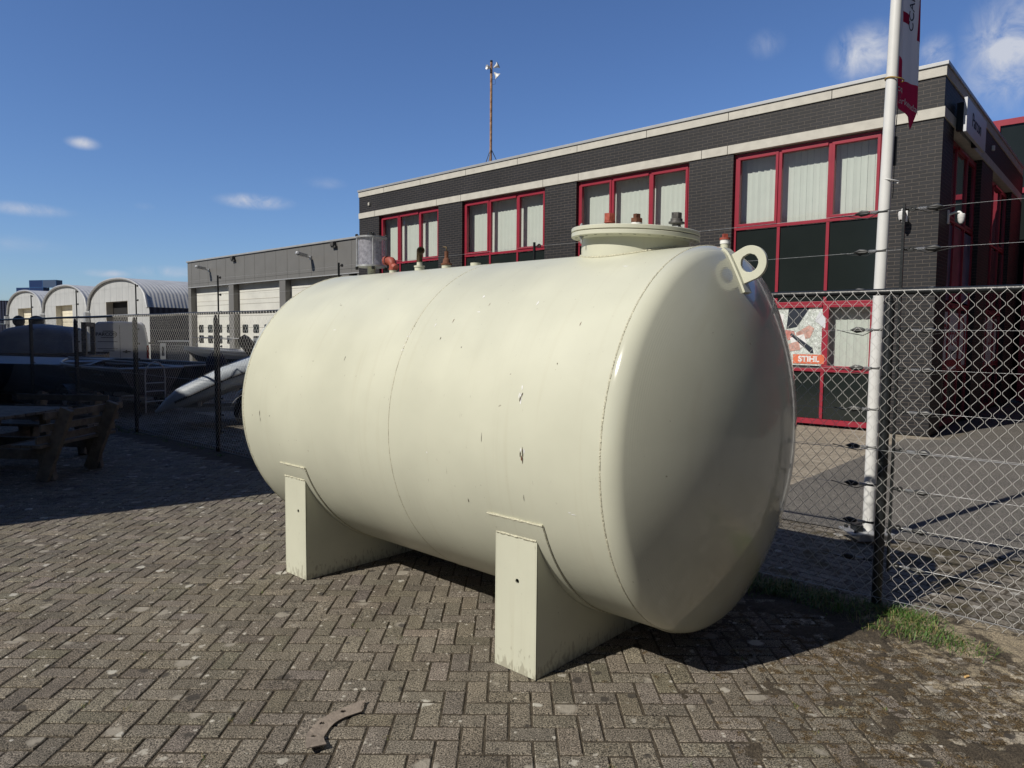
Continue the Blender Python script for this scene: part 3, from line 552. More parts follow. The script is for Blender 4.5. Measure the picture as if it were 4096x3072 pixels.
# saddles
OFF=.957; ZT=.719
def saddle(x0,x1,hx,hz,p0,p1):
    root=MB(); t=.008
    arc=[]; n=40; th0=math.asin((TZ-ZT)/ (TR+.0105))
    Rr=TR+.0105; y_end=math.sqrt(Rr*Rr-(TZ-ZT)**2)
    for i in range(n+1):
        g=PI+th0+(PI-2*th0)*i/n; arc.append((Rr*cos(g),TZ+Rr*sin(g)))
    for xx in (x0,x1-t):
        poly=[(xx,-OFF,.002)]+[(xx,OFF,.002)]+[(xx,-q[0],q[1]) for q in arc]
        # quads strip to stay clean
        m=len(arc); vs=[]
        for (yy,zz) in arc: vs+=[(xx,yy,.002),(xx,yy,zz),(xx+t,yy,.002),(xx+t,yy,zz)]
        o=len(root.v); root.v+=vs
        for i in range(m-1):
            k=o+4*i; q=k+4
            root.f+=[(k,q,q+1,k+1),(k+2,k+3,q+3,q+2),(k+1,q+1,q+3,k+3),(k,k+2,q+2,q)]; root.mi+=[0]*4
    # end plates with a round hole
    for sg in (1,-1):
        y=OFF*sg; N=48; cx,cz=hx,hz; outer=[];inner=[]
        for k in range(N):
            g=2*PI*k/N; dx,dz=cos(g),sin(g); tt=1e9
            if dx>1e-6: tt=min(tt,(x1-cx)/dx)
            if dx<-1e-6: tt=min(tt,(x0-cx)/dx)
            if dz>1e-6: tt=min(tt,(ZT-cz)/dz)
            if dz<-1e-6: tt=min(tt,(.002-cz)/dz)
            outer.append((cx+dx*tt,y,cz+dz*tt)); inner.append((cx+.0125*dx,y,cz+.0125*dz))
        # exact corners
        for (ex,ez) in ((x0,.002),(x1,.002),(x1,ZT),(x0,ZT)):
            k=min(range(N),key=lambda i:(outer[i][0]-ex)**2+(outer[i][2]-ez)**2); outer[k]=(ex,y,ez)
        root.ring(outer,inner,(0,-t*sg,0))
    # pale ragged weld along the top of the front plate
    root.m=1
    for sg in (1,-1):
        pts=[(x0+.004+(x1-x0-.008)*i/24,(OFF-.002)*sg,ZT+.002+rnd.gauss(0,.0012)) for i in range(25)]
        root.path(pts,[.0075+rnd.gauss(0,.0012) for _ in pts],6)
    root.m=2
    root.box(hx-.02,hx+.02,OFF-.06,OFF-.055,hz-.02,hz+.02)  # black backing paints the shade behind the hole
    o=root.build('saddle',['tank','weld','dark'],tank,True,ang=30,fix=True,bevel=0)
    # wear plate between saddle and shell
    b=MB(); m=48; a0,a1=R_(-20.4),R_(-159.6); vs=[]
    for i in range(m+1):
        g=a0+(a1-a0)*i/m
        for (xx,rr) in ((p0,TR+.0005),(p0,TR+.009),(p1,TR+.009),(p1,TR+.0005)): vs.append(cylv(xx,g,rr))
    fs=[(4*i+k,4*i+k+1,4*i+5+k,4*i+4+k) for i in range(m) for k in range(3)]+[(0,1,2,3),(4*m+3,4*m+2,4*m+1,4*m)]
    b.add(vs,fs); b.m=1
    for g in (a0,a1): b.path([cylv(p0+(p1-p0)*i/20,g+rnd.gauss(0,.0006),TR+.005) for i in range(21)],[.0062+rnd.gauss(0,.001) for _ in range(21)],6)
    for xx in (p0,p1): b.path([cylv(xx,a0+(a1-a0)*i/60,TR+.004) for i in range(61)],[.004+rnd.gauss(0,.0006) for _ in range(61)],5)
    b.build('wear_plate',['tank','weld'],tank,True,ang=50)
    return o
saddle(.322,.608,.453,.487,.256,.636); saddle(2.459,2.733,2.556,.485,2.400,2.731)
# manhole
mc=(.392,0,TZ)
mh=MB(); n=64; rn=.316; vs=[]
for k in range(n):
    g=2*PI*k/n; yy=rn*sin(g); zc=math.sqrt(TR*TR-yy*yy); vs+=[(mc[0]+rn*cos(g),yy,TZ+zc-.01),(mc[0]+rn*cos(g),yy,TZ+1.112)]
mh.add(vs,[(2*k,2*((k+1)%n),2*((k+1)%n)+1,2*k+1) for k in range(n)])
mh.m=1; ws=[]
for k in range(n+1):
    g=2*PI*k/n; yy=(rn+.004)*sin(g); ws.append((mc[0]+(rn+.004)*cos(g),yy,TZ+math.sqrt(TR*TR-yy*yy)+.002))
mh.path(ws,[.007+rnd.gauss(0,.001) for _ in ws],6,False)
neck=mh.build('manhole_neck',['tank','weld'],tank)
fl=MB(); RF=.376
fl.lathe([(rn-.01,1.100),(rn+.004,1.100),(rn+.012,1.1085),(RF-.003,1.1085),(RF,1.1115),(RF,1.1315),(RF-.003,1.1345),(.1,1.1345)],mc,n=96)
fl.m=1; fl.lathe([(RF-.012,1.1345),(RF-.012,1.1385)],mc,n=96)
fl.m=2
for k in range(28):
    g=2*PI*(k+.5)/28; cx,cy=mc[0]+.349*cos(g),.349*sin(g); fl.lathe([(.0001,1.1079),(.009,1.1079)],(cx,cy,TZ),n=10)  # flat black discs paint the shade of bolt holes, nothing is cut
fl.build('manhole_flange',['tank','rust','dark'],tank)
cv=MB(); cv.lathe([(.1,1.1385),(RF-.003,1.1385),(RF,1.1415),(RF,1.1585),(RF-.004,1.1625),(.0001,1.1625)],mc,n=96); cover=cv.build('manhole_cover',['tank'],tank)
# a few rusty runs round the joint
def hexp(b,c,r,z0,z1,n=6,rot=0): b.prism([(c[0]+r*cos(2*PI*k/n+rot),c[1]+r*sin(2*PI*k/n+rot),z0) for k in range(n)],(0,0,z1-z0))
def plug(nm,x,y,mats,kind):
    b=MB(); z0=TZ+1.162
    if kind==0:
        b.lathe([(.026,0),(.026,.055),(.0001,.055)],(x,y,z0),n=20); b.m=0; hexp(b,(x,y),.034,z0+.055,z0+.066,12); hexp(b,(x,y),.036,z0+.066,z0+.112)
    elif kind==1:
        b.lathe([(.040,0),(.040,.02),(.030,.022),(.030,.035)],(x,y,z0),n=20); b.m=1; b.lathe([(.033,.035),(.033,.052)],(x,y,z0),n=20); b.m=0
        hexp(b,(x,y),.037,z0+.052,z0+.078); hexp(b,(x,y),.022,z0+.078,z0+.104,4,.4)
    else:
        b.lathe([(.025,0),(.025,.035),(.045,.037),(.045,.048),(.034,.050),(.034,.066),(.0001,.066)],(x,y,z0),n=20); hexp(b,(x,y),.030,z0+.066,z0+.100,8)
    return b.build('plug',mats,tank,bevel=.002)
plug('plug',.56,.02,['redoxide'],0); plug('plug',.382,0,['rust','tape'],1); plug('plug',.13,-.02,['steelgrey'],2)
b=MB()
for g in (R_(62),):
    x,y=mc[0]+.349*cos(g),.349*sin(g); b.lathe([(.006,1.065),(.006,1.18)],(x,y,TZ),n=10); hexp(b,(x,y),.012,TZ+1.093,TZ+1.1075); hexp(b,(x,y),.012,TZ+1.163,TZ+1.173); b.lathe([(.0001,1.1078),(.015,1.1078),(.015,1.1055)],(x,y,TZ),n=12)
b.build('bolt',['galv'],tank)
# the manhole sits slightly out of level
b=MB(); b.box(.06,.11,.04,.09,TZ+1.164,TZ+1.172); b.build('tag_plate',['galv'],tank)
tank_kids=[o for o in COL.objects if o.parent==tank and o.name.split('.')[0] in ('manhole_neck','manhole_flange','manhole_cover','plug','bolt','tag_plate')]
for o in tank_kids:
    for v in o.data.vertices:
        if v.co.z>TZ+1.060: v.co.z+=(v.co.x-mc[0])*.056+.022
b=MB(); x,y=-.095,-.17; b.lathe([(.024,.98),(.024,1.105),(.0001,1.105)],(x,y,TZ),n=18); b.m=1; b.lathe([(.027,1.09),(.027,1.112)],(x,y,TZ),n=18); b.m=2; b.lathe([(.03,1.112),(.03,1.124),(.0001,1.124)],(x,y,TZ),n=18); hexp(b,(x,y),.018,TZ+1.124,TZ+1.146,4)
b.build('vent_pipe',['tank','tape','redoxide'],tank)
# row of fittings along the crown
def sock(b,x,r,h): b.lathe([(r,1.02),(r,1.057+h),(r-.008,1.057+h),(r-.008,1.05)],(x,0,TZ),n=24)
b=MB(); sock(b,1.73,.038,.026); b.build('socket',['tank'],tank)
b=MB(); sock(b,2.04,.036,.032); b.m=1; b.lathe([(.040,1.085),(.044,1.095),(.040,1.10),(.03,1.102),(.024,1.13),(.015,1.14),(.015,1.19),(.0001,1.19)],(2.04,0,TZ),n=20); b.m=2; b.path([(2.04,0,TZ+1.19),(2.04,0,TZ+1.22),(2.075,0,TZ+1.225)],.006,8); b.build('drain_cock',['tank','rust','bronze'],tank)
b=MB(); sock(b,2.35,.038,.04); b.lathe([(.043,1.088),(.043,1.10),(.022,1.102),(.02,1.135),(.0001,1.135)],(2.35,0,TZ),n=24); b.m=1; b.path([(2.35,0,TZ+1.13),(2.35,0,TZ+1.185),(2.335,.012,TZ+1.208),(2.30,.03,TZ+1.212)],[.024,.023,.024,.024],12); b.lathe([(.03,-.012),(.03,.008),(.02,.008),(.02,-.01)],(2.30,.03,TZ+1.212),(-.85,.5,0),16); b.build('valve',['tank','bronze'],tank)
b=MB(); sock(b,2.68,.030,.030); b.m=1; b.lathe([(.034,1.085),(.034,1.10)],(2.68,0,TZ),n=20); b.path([(2.68,0,TZ+1.08),(2.68,0,TZ+1.12),(2.684,0,TZ+1.145),(2.70,0,TZ+1.160),(2.73,0,TZ+1.166),(2.76,0,TZ+1.166)],[.030,.031,.034,.033,.031,.028],16); b.lathe([(.036,-.012),(.036,.012),(.02,.012)],(2.765,0,TZ+1.166),(1,0,0),20); b.m=1; b.path([(2.67,0,TZ+1.115),(2.645,0,TZ+1.10)],.030,12); b.build('elbow_pipe',['tank','redoxide'],tank,ang=50)
sg_=MB(); gx=2.965; sg_.lathe([(.034,1.03),(.034,1.125)],(gx,0,TZ),n=20); sg_.m=1
for (z,r) in ((1.125,.128),(1.362,.128)): sg_.lathe([(.0001,z),(r,z),(r,z+.013),(.0001,z+.013)],(gx,0,TZ),n=40)
for k in range(4):
    g=PI/4+PI/2*k+.25; x,y=gx+.120*cos(g),.120*sin(g); sg_.lathe([(.0065,1.105),(.0065,1.395)],(x,y,TZ),n=10); sg_.m=2; hexp(sg_,(x,y),.013,TZ+1.100,TZ+1.124); hexp(sg_,(x,y),.013,TZ+1.376,TZ+1.392); sg_.m=1
sg_.m=2; sg_.lathe([(.036,1.375),(.036,1.395),(.026,1.40),(.026,1.415),(.0001,1.415)],(gx,0,TZ),n=16)
sgo=sg_.build('sight_glass',['tank','galv','blackplastic'],tank)
gm=bpy.data.materials.new('hazy_cylinder_glass'); gm.use_nodes=True; gt=gm.node_tree; gt.nodes.clear()
go=nd(gt,'ShaderNodeOutputMaterial'); g1=nd(gt,'ShaderNodeBsdfTransparent'); g1.inputs[0].default_value=(.88,.88,.92,1); g2=nd(gt,'ShaderNodeBsdfPrincipled'); g2.inputs['Base Color'].default_value=(.55,.55,.62,1); g2.inputs['Roughness'].default_value=.15
gn=nd(gt,'ShaderNodeTexNoise'); gn.inputs['Scale'].default_value=9; gn.inputs['Detail'].default_value=6; gr_=nd(gt,'ShaderNodeMapRange'); gr_.inputs['From Min'].default_value=.3; gr_.inputs['From Max'].default_value=.7; gr_.inputs['To Min'].default_value=.30; gr_.inputs['To Max'].default_value=.60; link(gt,gn.outputs['Fac'],gr_.inputs['Value'])
gx_=nd(gt,'ShaderNodeMixShader'); link(gt,gr_.outputs[0],gx_.inputs[0]); link(gt,g1.outputs[0],gx_.inputs[1]); link(gt,g2.outputs[0],gx_.inputs[2]); link(gt,gx_.outputs[0],go.inputs[0])
b=MB(); b.lathe([(.108,1.138),(.108,1.362)],(gx,0,TZ),n=40); b.build('glass_cylinder',[gm],sgo)
# lifting lug welded on the near dished end
lb=MB(); pr=head_prof()
def dish_a(z):  # distance beyond weld at radius z
    for i in range(len(pr)-1):
        (r0,h0),(r1,h1)=pr[i],pr[i+1]
        if r1<=z<=r0: return h0+(h1-h0)*(r0-z)/(r0-r1+1e-9)
    return pr[-1][1]
cxl,czl=-.322,.955; N=48; outer=[];inner=[]; th=.024
bl=(A1-dish_a(.845)-.006,.845); tl=(A1-dish_a(1.0)-.0,1.0)
arcp=[(cxl+.092*cos(t),czl+.092*sin(t)) for t in [R_(60)+R_(195)*i/30 for i in range(31)]]
poly=[tl]+arcp+[bl]
def ray_poly(c,g):
    best=None; d=(cos(g),sin(g))
    for i in range(len(poly)):
        p,q=poly[i],poly[(i+1)%len(poly)]; ex,ez=q[0]-p[0],q[1]-p[1]; den=d[0]*ez-d[1]*ex
        if abs(den)<1e-9: continue
        t=((p[0]-c[0])*ez-(p[1]-c[1])*ex)/den; u=((p[0]-c[0])*d[1]-(p[1]-c[1])*d[0])/den
        if t>0 and -1e-6<=u<=1+1e-6 and (best is None or t>best): best=t
    return (c[0]+d[0]*best,c[1]+d[1]*best)
for k in range(N):
    g=2*PI*k/N; q=ray_poly((cxl,czl),g); outer.append((q[0],th/2,TZ+q[1])); rr=.048*(1+rnd.gauss(0,.02)); inner.append((cxl+rr*cos(g),th/2,TZ+czl+rr*sin(g)))
for corner in (tl,bl):
    k=min(range(N),key=lambda i:(outer[i][0]-corner[0])**2+(outer[i][2]-TZ-corner[1])**2); outer[k]=(corner[0],th/2,TZ+corner[1])
lb.ring(outer,inner,(0,-th,0))
lug=lb.build('lifting_lug',['tank'],tank,True,ang=40,bevel=.002)
b=MB(); pts=[(A1-dish_a(.80+.24*i/12)-.007,0,TZ+.80+.24*i/12) for i in range(13)]
for i in range(12): b.bar(pts[i],pts[i+1],.085,.012,up=(-1,0,.3))
b.build('lug_plate',['tank'],lug,True)
# ================================================================ FENCE
fence=thing('chain_link_fence','chain link fence with black posts and electric wires running behind the cream tank','fence',(F0.x,F0.y,0),FP)
# local x = along the line to the far left, local y = towards the camera (-FN)
FH=2.055; CW=.0752; CH=.0868; zb=.05
b=MB(); nrow=int((FH-zb)/(CH/2))
s0=-3.4; s1=27.0; HW=CW/2
yo=.034; wr=.00132
for k in range(int((s1-s0)/HW)):
    xa=s0+k*HW; far=xa>5.5; nn=3 if far else 5; pts=[]
    for j in range(nrow+1):
        z=zb+j*CH/2; x=xa+(HW+.0012 if (j+k)%2 else -.0012)
        sag=.004*sin(xa*1.7+z*2)+.003*sin(xa*5.1)
        pts.append((x,yo+(.0022 if (j+k)%2 else -.0022)+.006*sin(xa*.9+z*1.3),z+sag))
    # soft bends: two points around each node for the near wires
    if not far:
        q=[pts[0]]
        for j in range(1,len(pts)-1):
            a,c,d=Vector(pts[j-1]),Vector(pts[j]),Vector(pts[j+1]); q+=[tuple(c+(a-c)*.16),tuple(c*.86+(a+d)*.07),tuple(c+(d-c)*.16)]
        q.append(pts[-1]); pts=q
    x,y,z=pts[-1]
    pts.append((x+.006,y-.004,z+.012))
    x,y,z=pts[0]; pts.insert(0,(x+.008,y-.006,z-.016))
    b.path(pts,wr if not far else .0015,nn,False)
b.build('wire_mesh',['meshwire'],fence,True,ang=80,fix=False)
b=MB(); n=30
b.path([(s0+(s1-s0)*i/n,0,FH-.005+.004*sin(i*2.1)) for i in range(n+1)],.0215,14); b.build('top_rail',['black'],fence)
b=MB()
for z in (.075,1.035): b.path([(s0+(s1-s0)*i/60,yo+.004,z+.006*sin(i*1.3)) for i in range(61)],.0018,5)
b.build('tension_wire',['galv'],fence)
ZS=[2.567,2.318,2.065,1.81,1.56,1.29,1.04,.79,.54,.29]
pm=MB(); pm.lathe([(.0305,-.05),(.0305,FH-.10),(.024,FH-.07),(.015,FH-.03)],(0,0,0),n=20)
bb=MB(); bb.box(-.062,-.046,-.030,-.012,.25,2.60)
im=MB(); im.path([(-.054,-.03,0),(-.075,-.036,0)],.009,8); im.lathe([(.018,-.006),(.018,.006),(.008,.006),(.008,-.006),(.018,-.006)],(-.098,-.036,0),(0,1,0),12)
first=None
for i in range(0,9):
    if first is None:
        post=pm.build('post',['black'],fence); bar=bb.build('extension_bar',['black'],post,False); ins=[im.build('insulator',['blackplastic'],post)]
        ins[0].location=(0,0,ZS[0]); kids=[bar]; post['_k']=0
        del post['_k']
        for z in ZS[1:]:
            q=ins[0].copy(); COL.objects.link(q); q.parent=post; q.location=(0,0,z); ins.append(q)
        kids+=ins; first=post
    else:
        c=first.copy(); COL.objects.link(c); c.parent=fence; c.location=(3.0*i,0,0)
        for k in kids:
            d=k.copy(); COL.objects.link(d); d.parent=c
# ties round the near post
for z in (1.98,1.75,1.50,1.22,.95,.70,.42,.18):
    b=MB(); b.path([(.033*cos(t),.033*sin(t),z+.02*sin(t)) for t in [2*PI*k/16 for k in range(17)]],.0022,5,False); b.build('tie_wire',['blackplastic'],fence)
# electric wires
for z in ZS:
    b=MB(); pts=[]
    for i in range(0,9):
        for k in range(6):
            u=k/6; pts.append((3*i+3*u-.10,-.036,z-.012*sin(PI*u)))
    b.path(pts,.0010,5); b.path([(-.12,-.036,z),(-1.7,-.036,z-.012),(-3.4,-.036,z)],.0010,5)
    b.build('electric_wire',['galv'],fence)
# tensioners either side of the near post
for z in ZS:
    for sgn,dz in ((1,0),(-1,-.004)):
        b=MB(); y=-.040; x0_=.05; 
        P=lambda t,h=0:(sgn*t-(.03 if sgn<0 else 0),y,z+dz+h)
        b.path([P(.045),P(.11)],.007,6)
        pts=[]; 
        for k in range(60): pts.append((P(.10+.045*k/59)[0],y+.010*cos(k*1.0),z+dz+.010*sin(k*1.0)))
        b.m=1; b.path(pts,.0016,4); b.m=0
        b.path([P(.15),P(.165,.004),P(.20,.006),P(.225,.0),P(.20,-.006),P(.165,-.004),P(.15)],[.007,.011,.015,.017,.015,.011,.007],8)
        sag=.02+rnd.random()*.02
        b.path([P(.03,.012),P(.09,.0),P(.16,-sag),P(.24,-sag*.6),P(.32,.0)],.0028,5)
        b.build('wire_tensioner',['blackplastic','galv'],fence)
# ================================================================ FLAGPOLE
PB=Vector((3.14,6.08,0))
fp=thing('flagpole','tall white flagpole standing behind the fence in front of the dark brick building','flagpole',PB)
b=MB(); b.path([(0,0,.05),(0,0,1.5),(.02,0,3),(.045,0,4.6),(.05,0,8.6)],[.047,.047,.046,.044,.030],24); b.build('pole',['white'],fp)
b=MB(); b.box(-.20,.17,-.13,.13,.055,.075); b.box(-.12,.12,-.10,.10,.0,.052); b.m=1; b.box(-.13,-.07,-.06,.06,.075,.13); b.box(.06,.11,-.05,.05,.075,.11)
for x in (-.15,.13): hexp(b,(x,.09),.018,.075,.10); hexp(b,(x,-.09),.018,.075,.10)
b.build('base_plate',['galv','black'],fp,False,bevel=.004)
b=MB()
for z,m in ((3.93,0),(3.09,1)):
    b.m=m; b.path([(.04+.056*cos(t)+ (.035 if cos(t)>0 else 0)*cos(t),.056*sin(t),z-.012*cos(t)) for t in [2*PI*k/24 for k in range(25)]],.0055,6,False)
b.m=2; b.path([(.088,-.005,3.60),(.083,-.004,3.45),(.086,-.004,3.0),(.082,-.004,2.95)],.003,6); b.box(.074,.098,-.012,.012,3.22,3.46); b.path([(.086,0,3.9),(.09,-.01,3.7),(.084,0,3.5)],.003,6)
b.build('halyard_rings',['yellowcord','white','blackplastic'],fp)
# flag
fl_=thing('flag','white and crimson advertising flag with red lettering hanging limp from the white flagpole','flag',(PB.x+.055,PB.y,0))
def flag_pt(u,v):   # u 0..1 across, v height
    w=.50+.03*sin(v*1.7); fold=.028*sin(u*8.0+v*1.1)+.014*sin(u*15+v*2.3); d=R_(43)
    return Vector((.012+u*w*cos(d)-fold*sin(d),.02+u*w*sin(d)+fold*cos(d),v))
def flag_lo(u): return 3.85-.17*min(1,u/.78)-(0.09*max(0,1-abs(u-.80)/.12))+.10*max(0,u-.8)/.2
def patch(b,reg,m,dy=0,n=28,mz=60):
    """reg(u)->(z0,z1)"""
    b.m=m; vs=[]
    for i in range(n+1):
        u=reg[0]+(reg[1]-reg[0])*i/n; z0=reg[2](u); z1=reg[3](u)
        for j in range(mz+1):
            p=flag_pt(u,z0+(z1-z0)*j/mz); vs.append(p+Vector((.7,-.7,0))*dy)
    b.add(vs,[(i*(mz+1)+j,(i+1)*(mz+1)+j,(i+1)*(mz+1)+j+1,i*(mz+1)+j+1) for i in range(n) for j in range(mz)])
bt=lambda u:4.13-.14*min(1,u*2.5)
b=MB(); patch(b,(0,1,flag_lo,bt),1); patch(b,(0,1,bt,lambda u:6.6),0,mz=160)
b.build('cloth',['flagwhite','flagred'],fl_,True,ang=180,fix=False)
b=MB(); patch(b,(.12,.30,lambda u:4.52,lambda u:5.9),0,.002,8,60); patch(b,(.30,.52,lambda u:4.49-.12*(u-.3),lambda u:4.575-.12*(u-.3)),0,.002,8,8); patch(b,(.78,.985,lambda u:4.37-.05*(u-.7),lambda u:5.2),0,.002,8,30)
b.build('red_lettering',['flagred'],fl_,True,ang=180,fix=False)
def wrap_text(s,size,x_u0,z0,rot,m,nm,dy=.004):
    o=text(nm,s,size,m,fl_,Matrix.Identity(4),.0004,align='LEFT')
    for v in o.data.vertices:
        X_,Y_,Z_=v.co
        if rot: X_,Y_=-Y_,X_
        u=x_u0+X_/.50; z=z0+Y_-.10*(X_/.50)*(0 if rot else 1); q=flag_pt(u,z); v.co=q+Vector((.7,-.7,0))*(dy+Z_)
    return o
wrap_text('con-werkendam',.078,.0,3.87,0,'inkwhite','lettering')
wrap_text('CCARPAR',.12,.60,4.42,1,'ink','lettering',.004)
# ================================================================ MAIN BUILDING
mb=thing('brick_office','two storey dark brick office with cream bands and crimson window frames','office building',C0,TH)
FAC=lambda a,d,z:Vector((a,d,z)); SID=lambda a,d,z:Vector((-d,-a,z))
LEN=17.17; DEP=10.02
bays=[(.95,3.87),(4.90,8.02),(9.04,12.16),(13.19,16.09)]; sb=[(.90,3.90),(5.32,8.35)]
wb=MB()
xs=[0]+[v for p in bays for v in p]+[LEN]
for i in range(0,len(xs),2): wb.box(xs[i],xs[i+1],-.30,0,0,5.65)
ys=[.30]+[v for p in sb for v in p]+[DEP]
for i in range(0,len(ys),2): wb.box(0,.30,-ys[i+1],-ys[i],0,5.65)
wb.box(LEN-.3,LEN,-DEP,-.3,0,5.65); wb.box(0,LEN,-DEP-.3,-DEP,0,5.65)
wb.box(.0,LEN,-.3,0,5.83,6.36); wb.box(0,.3,-DEP,-.3,5.83,6.36); wb.box(LEN-.3,LEN,-DEP,-.3,5.83,6.36); wb.box(0,LEN,-DEP-.3,-DEP,5.83,6.36)
wb.m=1; wb.box(.31,LEN-.31,-DEP,-.31,6.1,6.3); wb.m=2; wb.box(.31,LEN-.31,-2.05,-2.0,.0,5.8); wb.box(2.05,2.1,-DEP,-2.1,0,5.8); wb.box(.31,LEN-.31,-2.0,-.31,-.01,.0); wb.box(.31,LEN-.31,-2.0,-.36,2.9,3.2)
wb.box(.36,2.04,-DEP,-2.1,2.9,3.2)
wb.build('wall',['brick','cladding','inside'],mb,False)
bd=MB(); jt=[]
def band(z0,z1,joints_f,joints_s):
    g=.006; j=[-.02]+joints_f+[LEN+.01]
    for i in range(len(j)-1): bd.box(j[i]+(g if i else 0),j[i+1]-g*(1 if i<len(j)-2 else 0),-.28,.025,z0,z1)
    j=[.281]+joints_s+[DEP]
    for i in range(len(j)-1): bd.box(-.025,.28,-j[i+1]+g,-j[i]-(g if i else 0),z0,z1)
band(5.65,5.83,[.95,4.0,4.6,7.95,9.1,12.2,13.25,16.3],[3.95,4.75,8.6]); band(6.36,6.53,[1.9,4.0,6.0,8.0,10.0,12.0,14.0,15.8],[2,4,6.5,8.5])
bd.build('cream_band',['concrete'],mb,False,bevel=.004)
cp=MB(); cp.box(-.05,LEN+.03,-.30,.05,6.535,6.60); cp.box(-.05,.30,-DEP,-.30,6.535,6.60); cp.build('coping',['coping'],mb,False,bevel=.006)
bk=MB(); bk.m=0
plx=MB(); plx.box(-.004,.95,-.2,.004,0.0,.10); plx.box(3.87,4.9,-.2,.004,0,.10); 
def window(T,a0,a1,z0,z1,style,glass='glass',redm='red',posters=None):
    """three lights; T maps (along, outwards, z)"""
    f=MB(); yf,yb=(-.09,-.17) if glass=='glass' else (-.105,-.150); fw=.065 if glass=='glass' else .05; w=a1-a0; m1,m2=a0+w/3,a0+2*w/3
    def bx(x0,x1,zz0,zz1,y0=yb,y1=yf): f.box(x0,x1,y0,y1,zz0,zz1,T=T)
    bx(a0,a1,z0,z0+fw); bx(a0,a1,z1-fw,z1); bx(a0,a0+fw,z0+fw,z1-fw); bx(a1-fw,a1,z0+fw,z1-fw)
    for m in (m1,m2): bx(m-fw/2,m+fw/2,z0+fw,z1-fw)
    sash=.055; panes=[]
    segs=[(a0+fw,m1-fw/2,1),(m1+fw/2,m2-fw/2,0),(m2+fw/2,a1-fw,1)]
    if style=='low': segs=[(a0+fw,m1-fw/2,1),(m1+fw/2,m2-fw/2,0),(m2+fw/2,a1-fw,1)]
    for (x0,x1,op) in segs:
        if op:
            g=.004; zz0,zz1=z0+fw+g,z1-fw-g; X0,X1=x0+g,x1-g; y0,y1=yb+.01,yf+(.018 if glass=='glass' else .006)
            bx(X0,X1,zz0,zz0+sash,y0,y1); bx(X0,X1,zz1-sash,zz1,y0,y1); bx(X0,X0+sash,zz0+sash,zz1-sash,y0,y1); bx(X1-sash,X1,zz0+sash,zz1-sash,y0,y1)
            panes.append((X0+sash,X1-sash,zz0+sash,zz1-sash))
        else:
            bx(x0,x1,z1-fw-.055,z1-fw-.004,yb+.02,yf+.035); panes.append((x0,x1,z0+fw,z1-fw-.055))
    fr=f.build('window',[redm],mb,False,bevel=.004)
    g=MB()
    for (x0,x1,zz0,zz1) in panes:
        q=[T(x0,-.135,zz0),T(x1,-.135,zz0),T(x1,-.135,zz1),T(x0,-.135,zz1)]
        if (q[1]-q[0]).cross(q[2]-q[1]).dot(T(0,1,0)-T(0,0,0))<0: q=q[::-1]
        g.add(q,[(0,1,2,3)])
    g.build('glass',[glass],fr,False,fix=False)
    return fr,panes
def blinds(T,fr,a0,a1,z0,z1,gap,d=-.33,seed=0):
    r=random.Random(seed); b=MB(); x=a0+.02; wv=.127
    while x<a1-.03:
        tw=r.gauss(.05,.03); xx=min(x+wv-gap,a1-.01); dz=r.uniform(-.01,.01)
        b.box(x,xx,-.0008,.0008,0,0,T=None) if False else None
        y0,y1=d-tw*.12,d+tw*.12
        v=[T(x,y0,z0+dz+.03),T((x+xx)/2,d-.006,z0+dz+.03),T(xx,y1,z0+dz+.03),T(xx,y1,z1),T((x+xx)/2,d-.006,z1),T(x,y0,z1)]
        b.add(v,[(0,1,4,5),(1,2,3,4)]); x+=wv
    b.m=1; b.box(a0,a1,d-.03,d+.03,z1-.03,z1+.02,T=T)
    return b.build('vertical_blinds',['blind','white'],fr,False,fix=False)
def rows(T,a0,a1,ztop,glass='glass',i=0,side=False):
    fr,p=window(T,a0,a1,4.04,ztop,'up',glass); blinds(T,fr,a0-.05,a1+.05,3.95,ztop-.02,.006 if i>1 else .010,seed=i)
    s=MB(); w=(a1-a0)/3; yf,yb=-.095,-.16
    s.box(a0,a1,-.17,-.125,2.50,4.035,T=T) if not side else None
    s.m=1
    for m in (a0+.03,a0+w,a0+2*w,a1-.03): s.box(m-.03,m+.03,yb,yf,2.49,4.035,T=T)
    if not side: s.build('spandrel_panel',['spandrel','red'],mb,False)
    fr2,p2=window(T,a0,a1,1.09,2.49,'low',glass); 
    s=MB(); s.box(a0,a1,-.17,-.125,.15,1.085,T=T); s.m=1
    for m in (a0+.03,a0+w,a0+2*w,a1-.03): s.box(m-.03,m+.03,yb,yf,.15,1.085,T=T)
    s.box(a0,a1,yb,yf+.01,.04,.145,T=T)
    s.build('spandrel_panel',['spandrel','red'],mb,False)
    return fr,fr2
for i,(a,c) in enumerate(bays):
    fr,fr2=rows(FAC,a,c,5.63,'glass',i=5-i)
    blinds(FAC,fr2,a-.05,c+.05,1.05,2.47,.006,seed=20+i)
    if i==0: F2=fr2
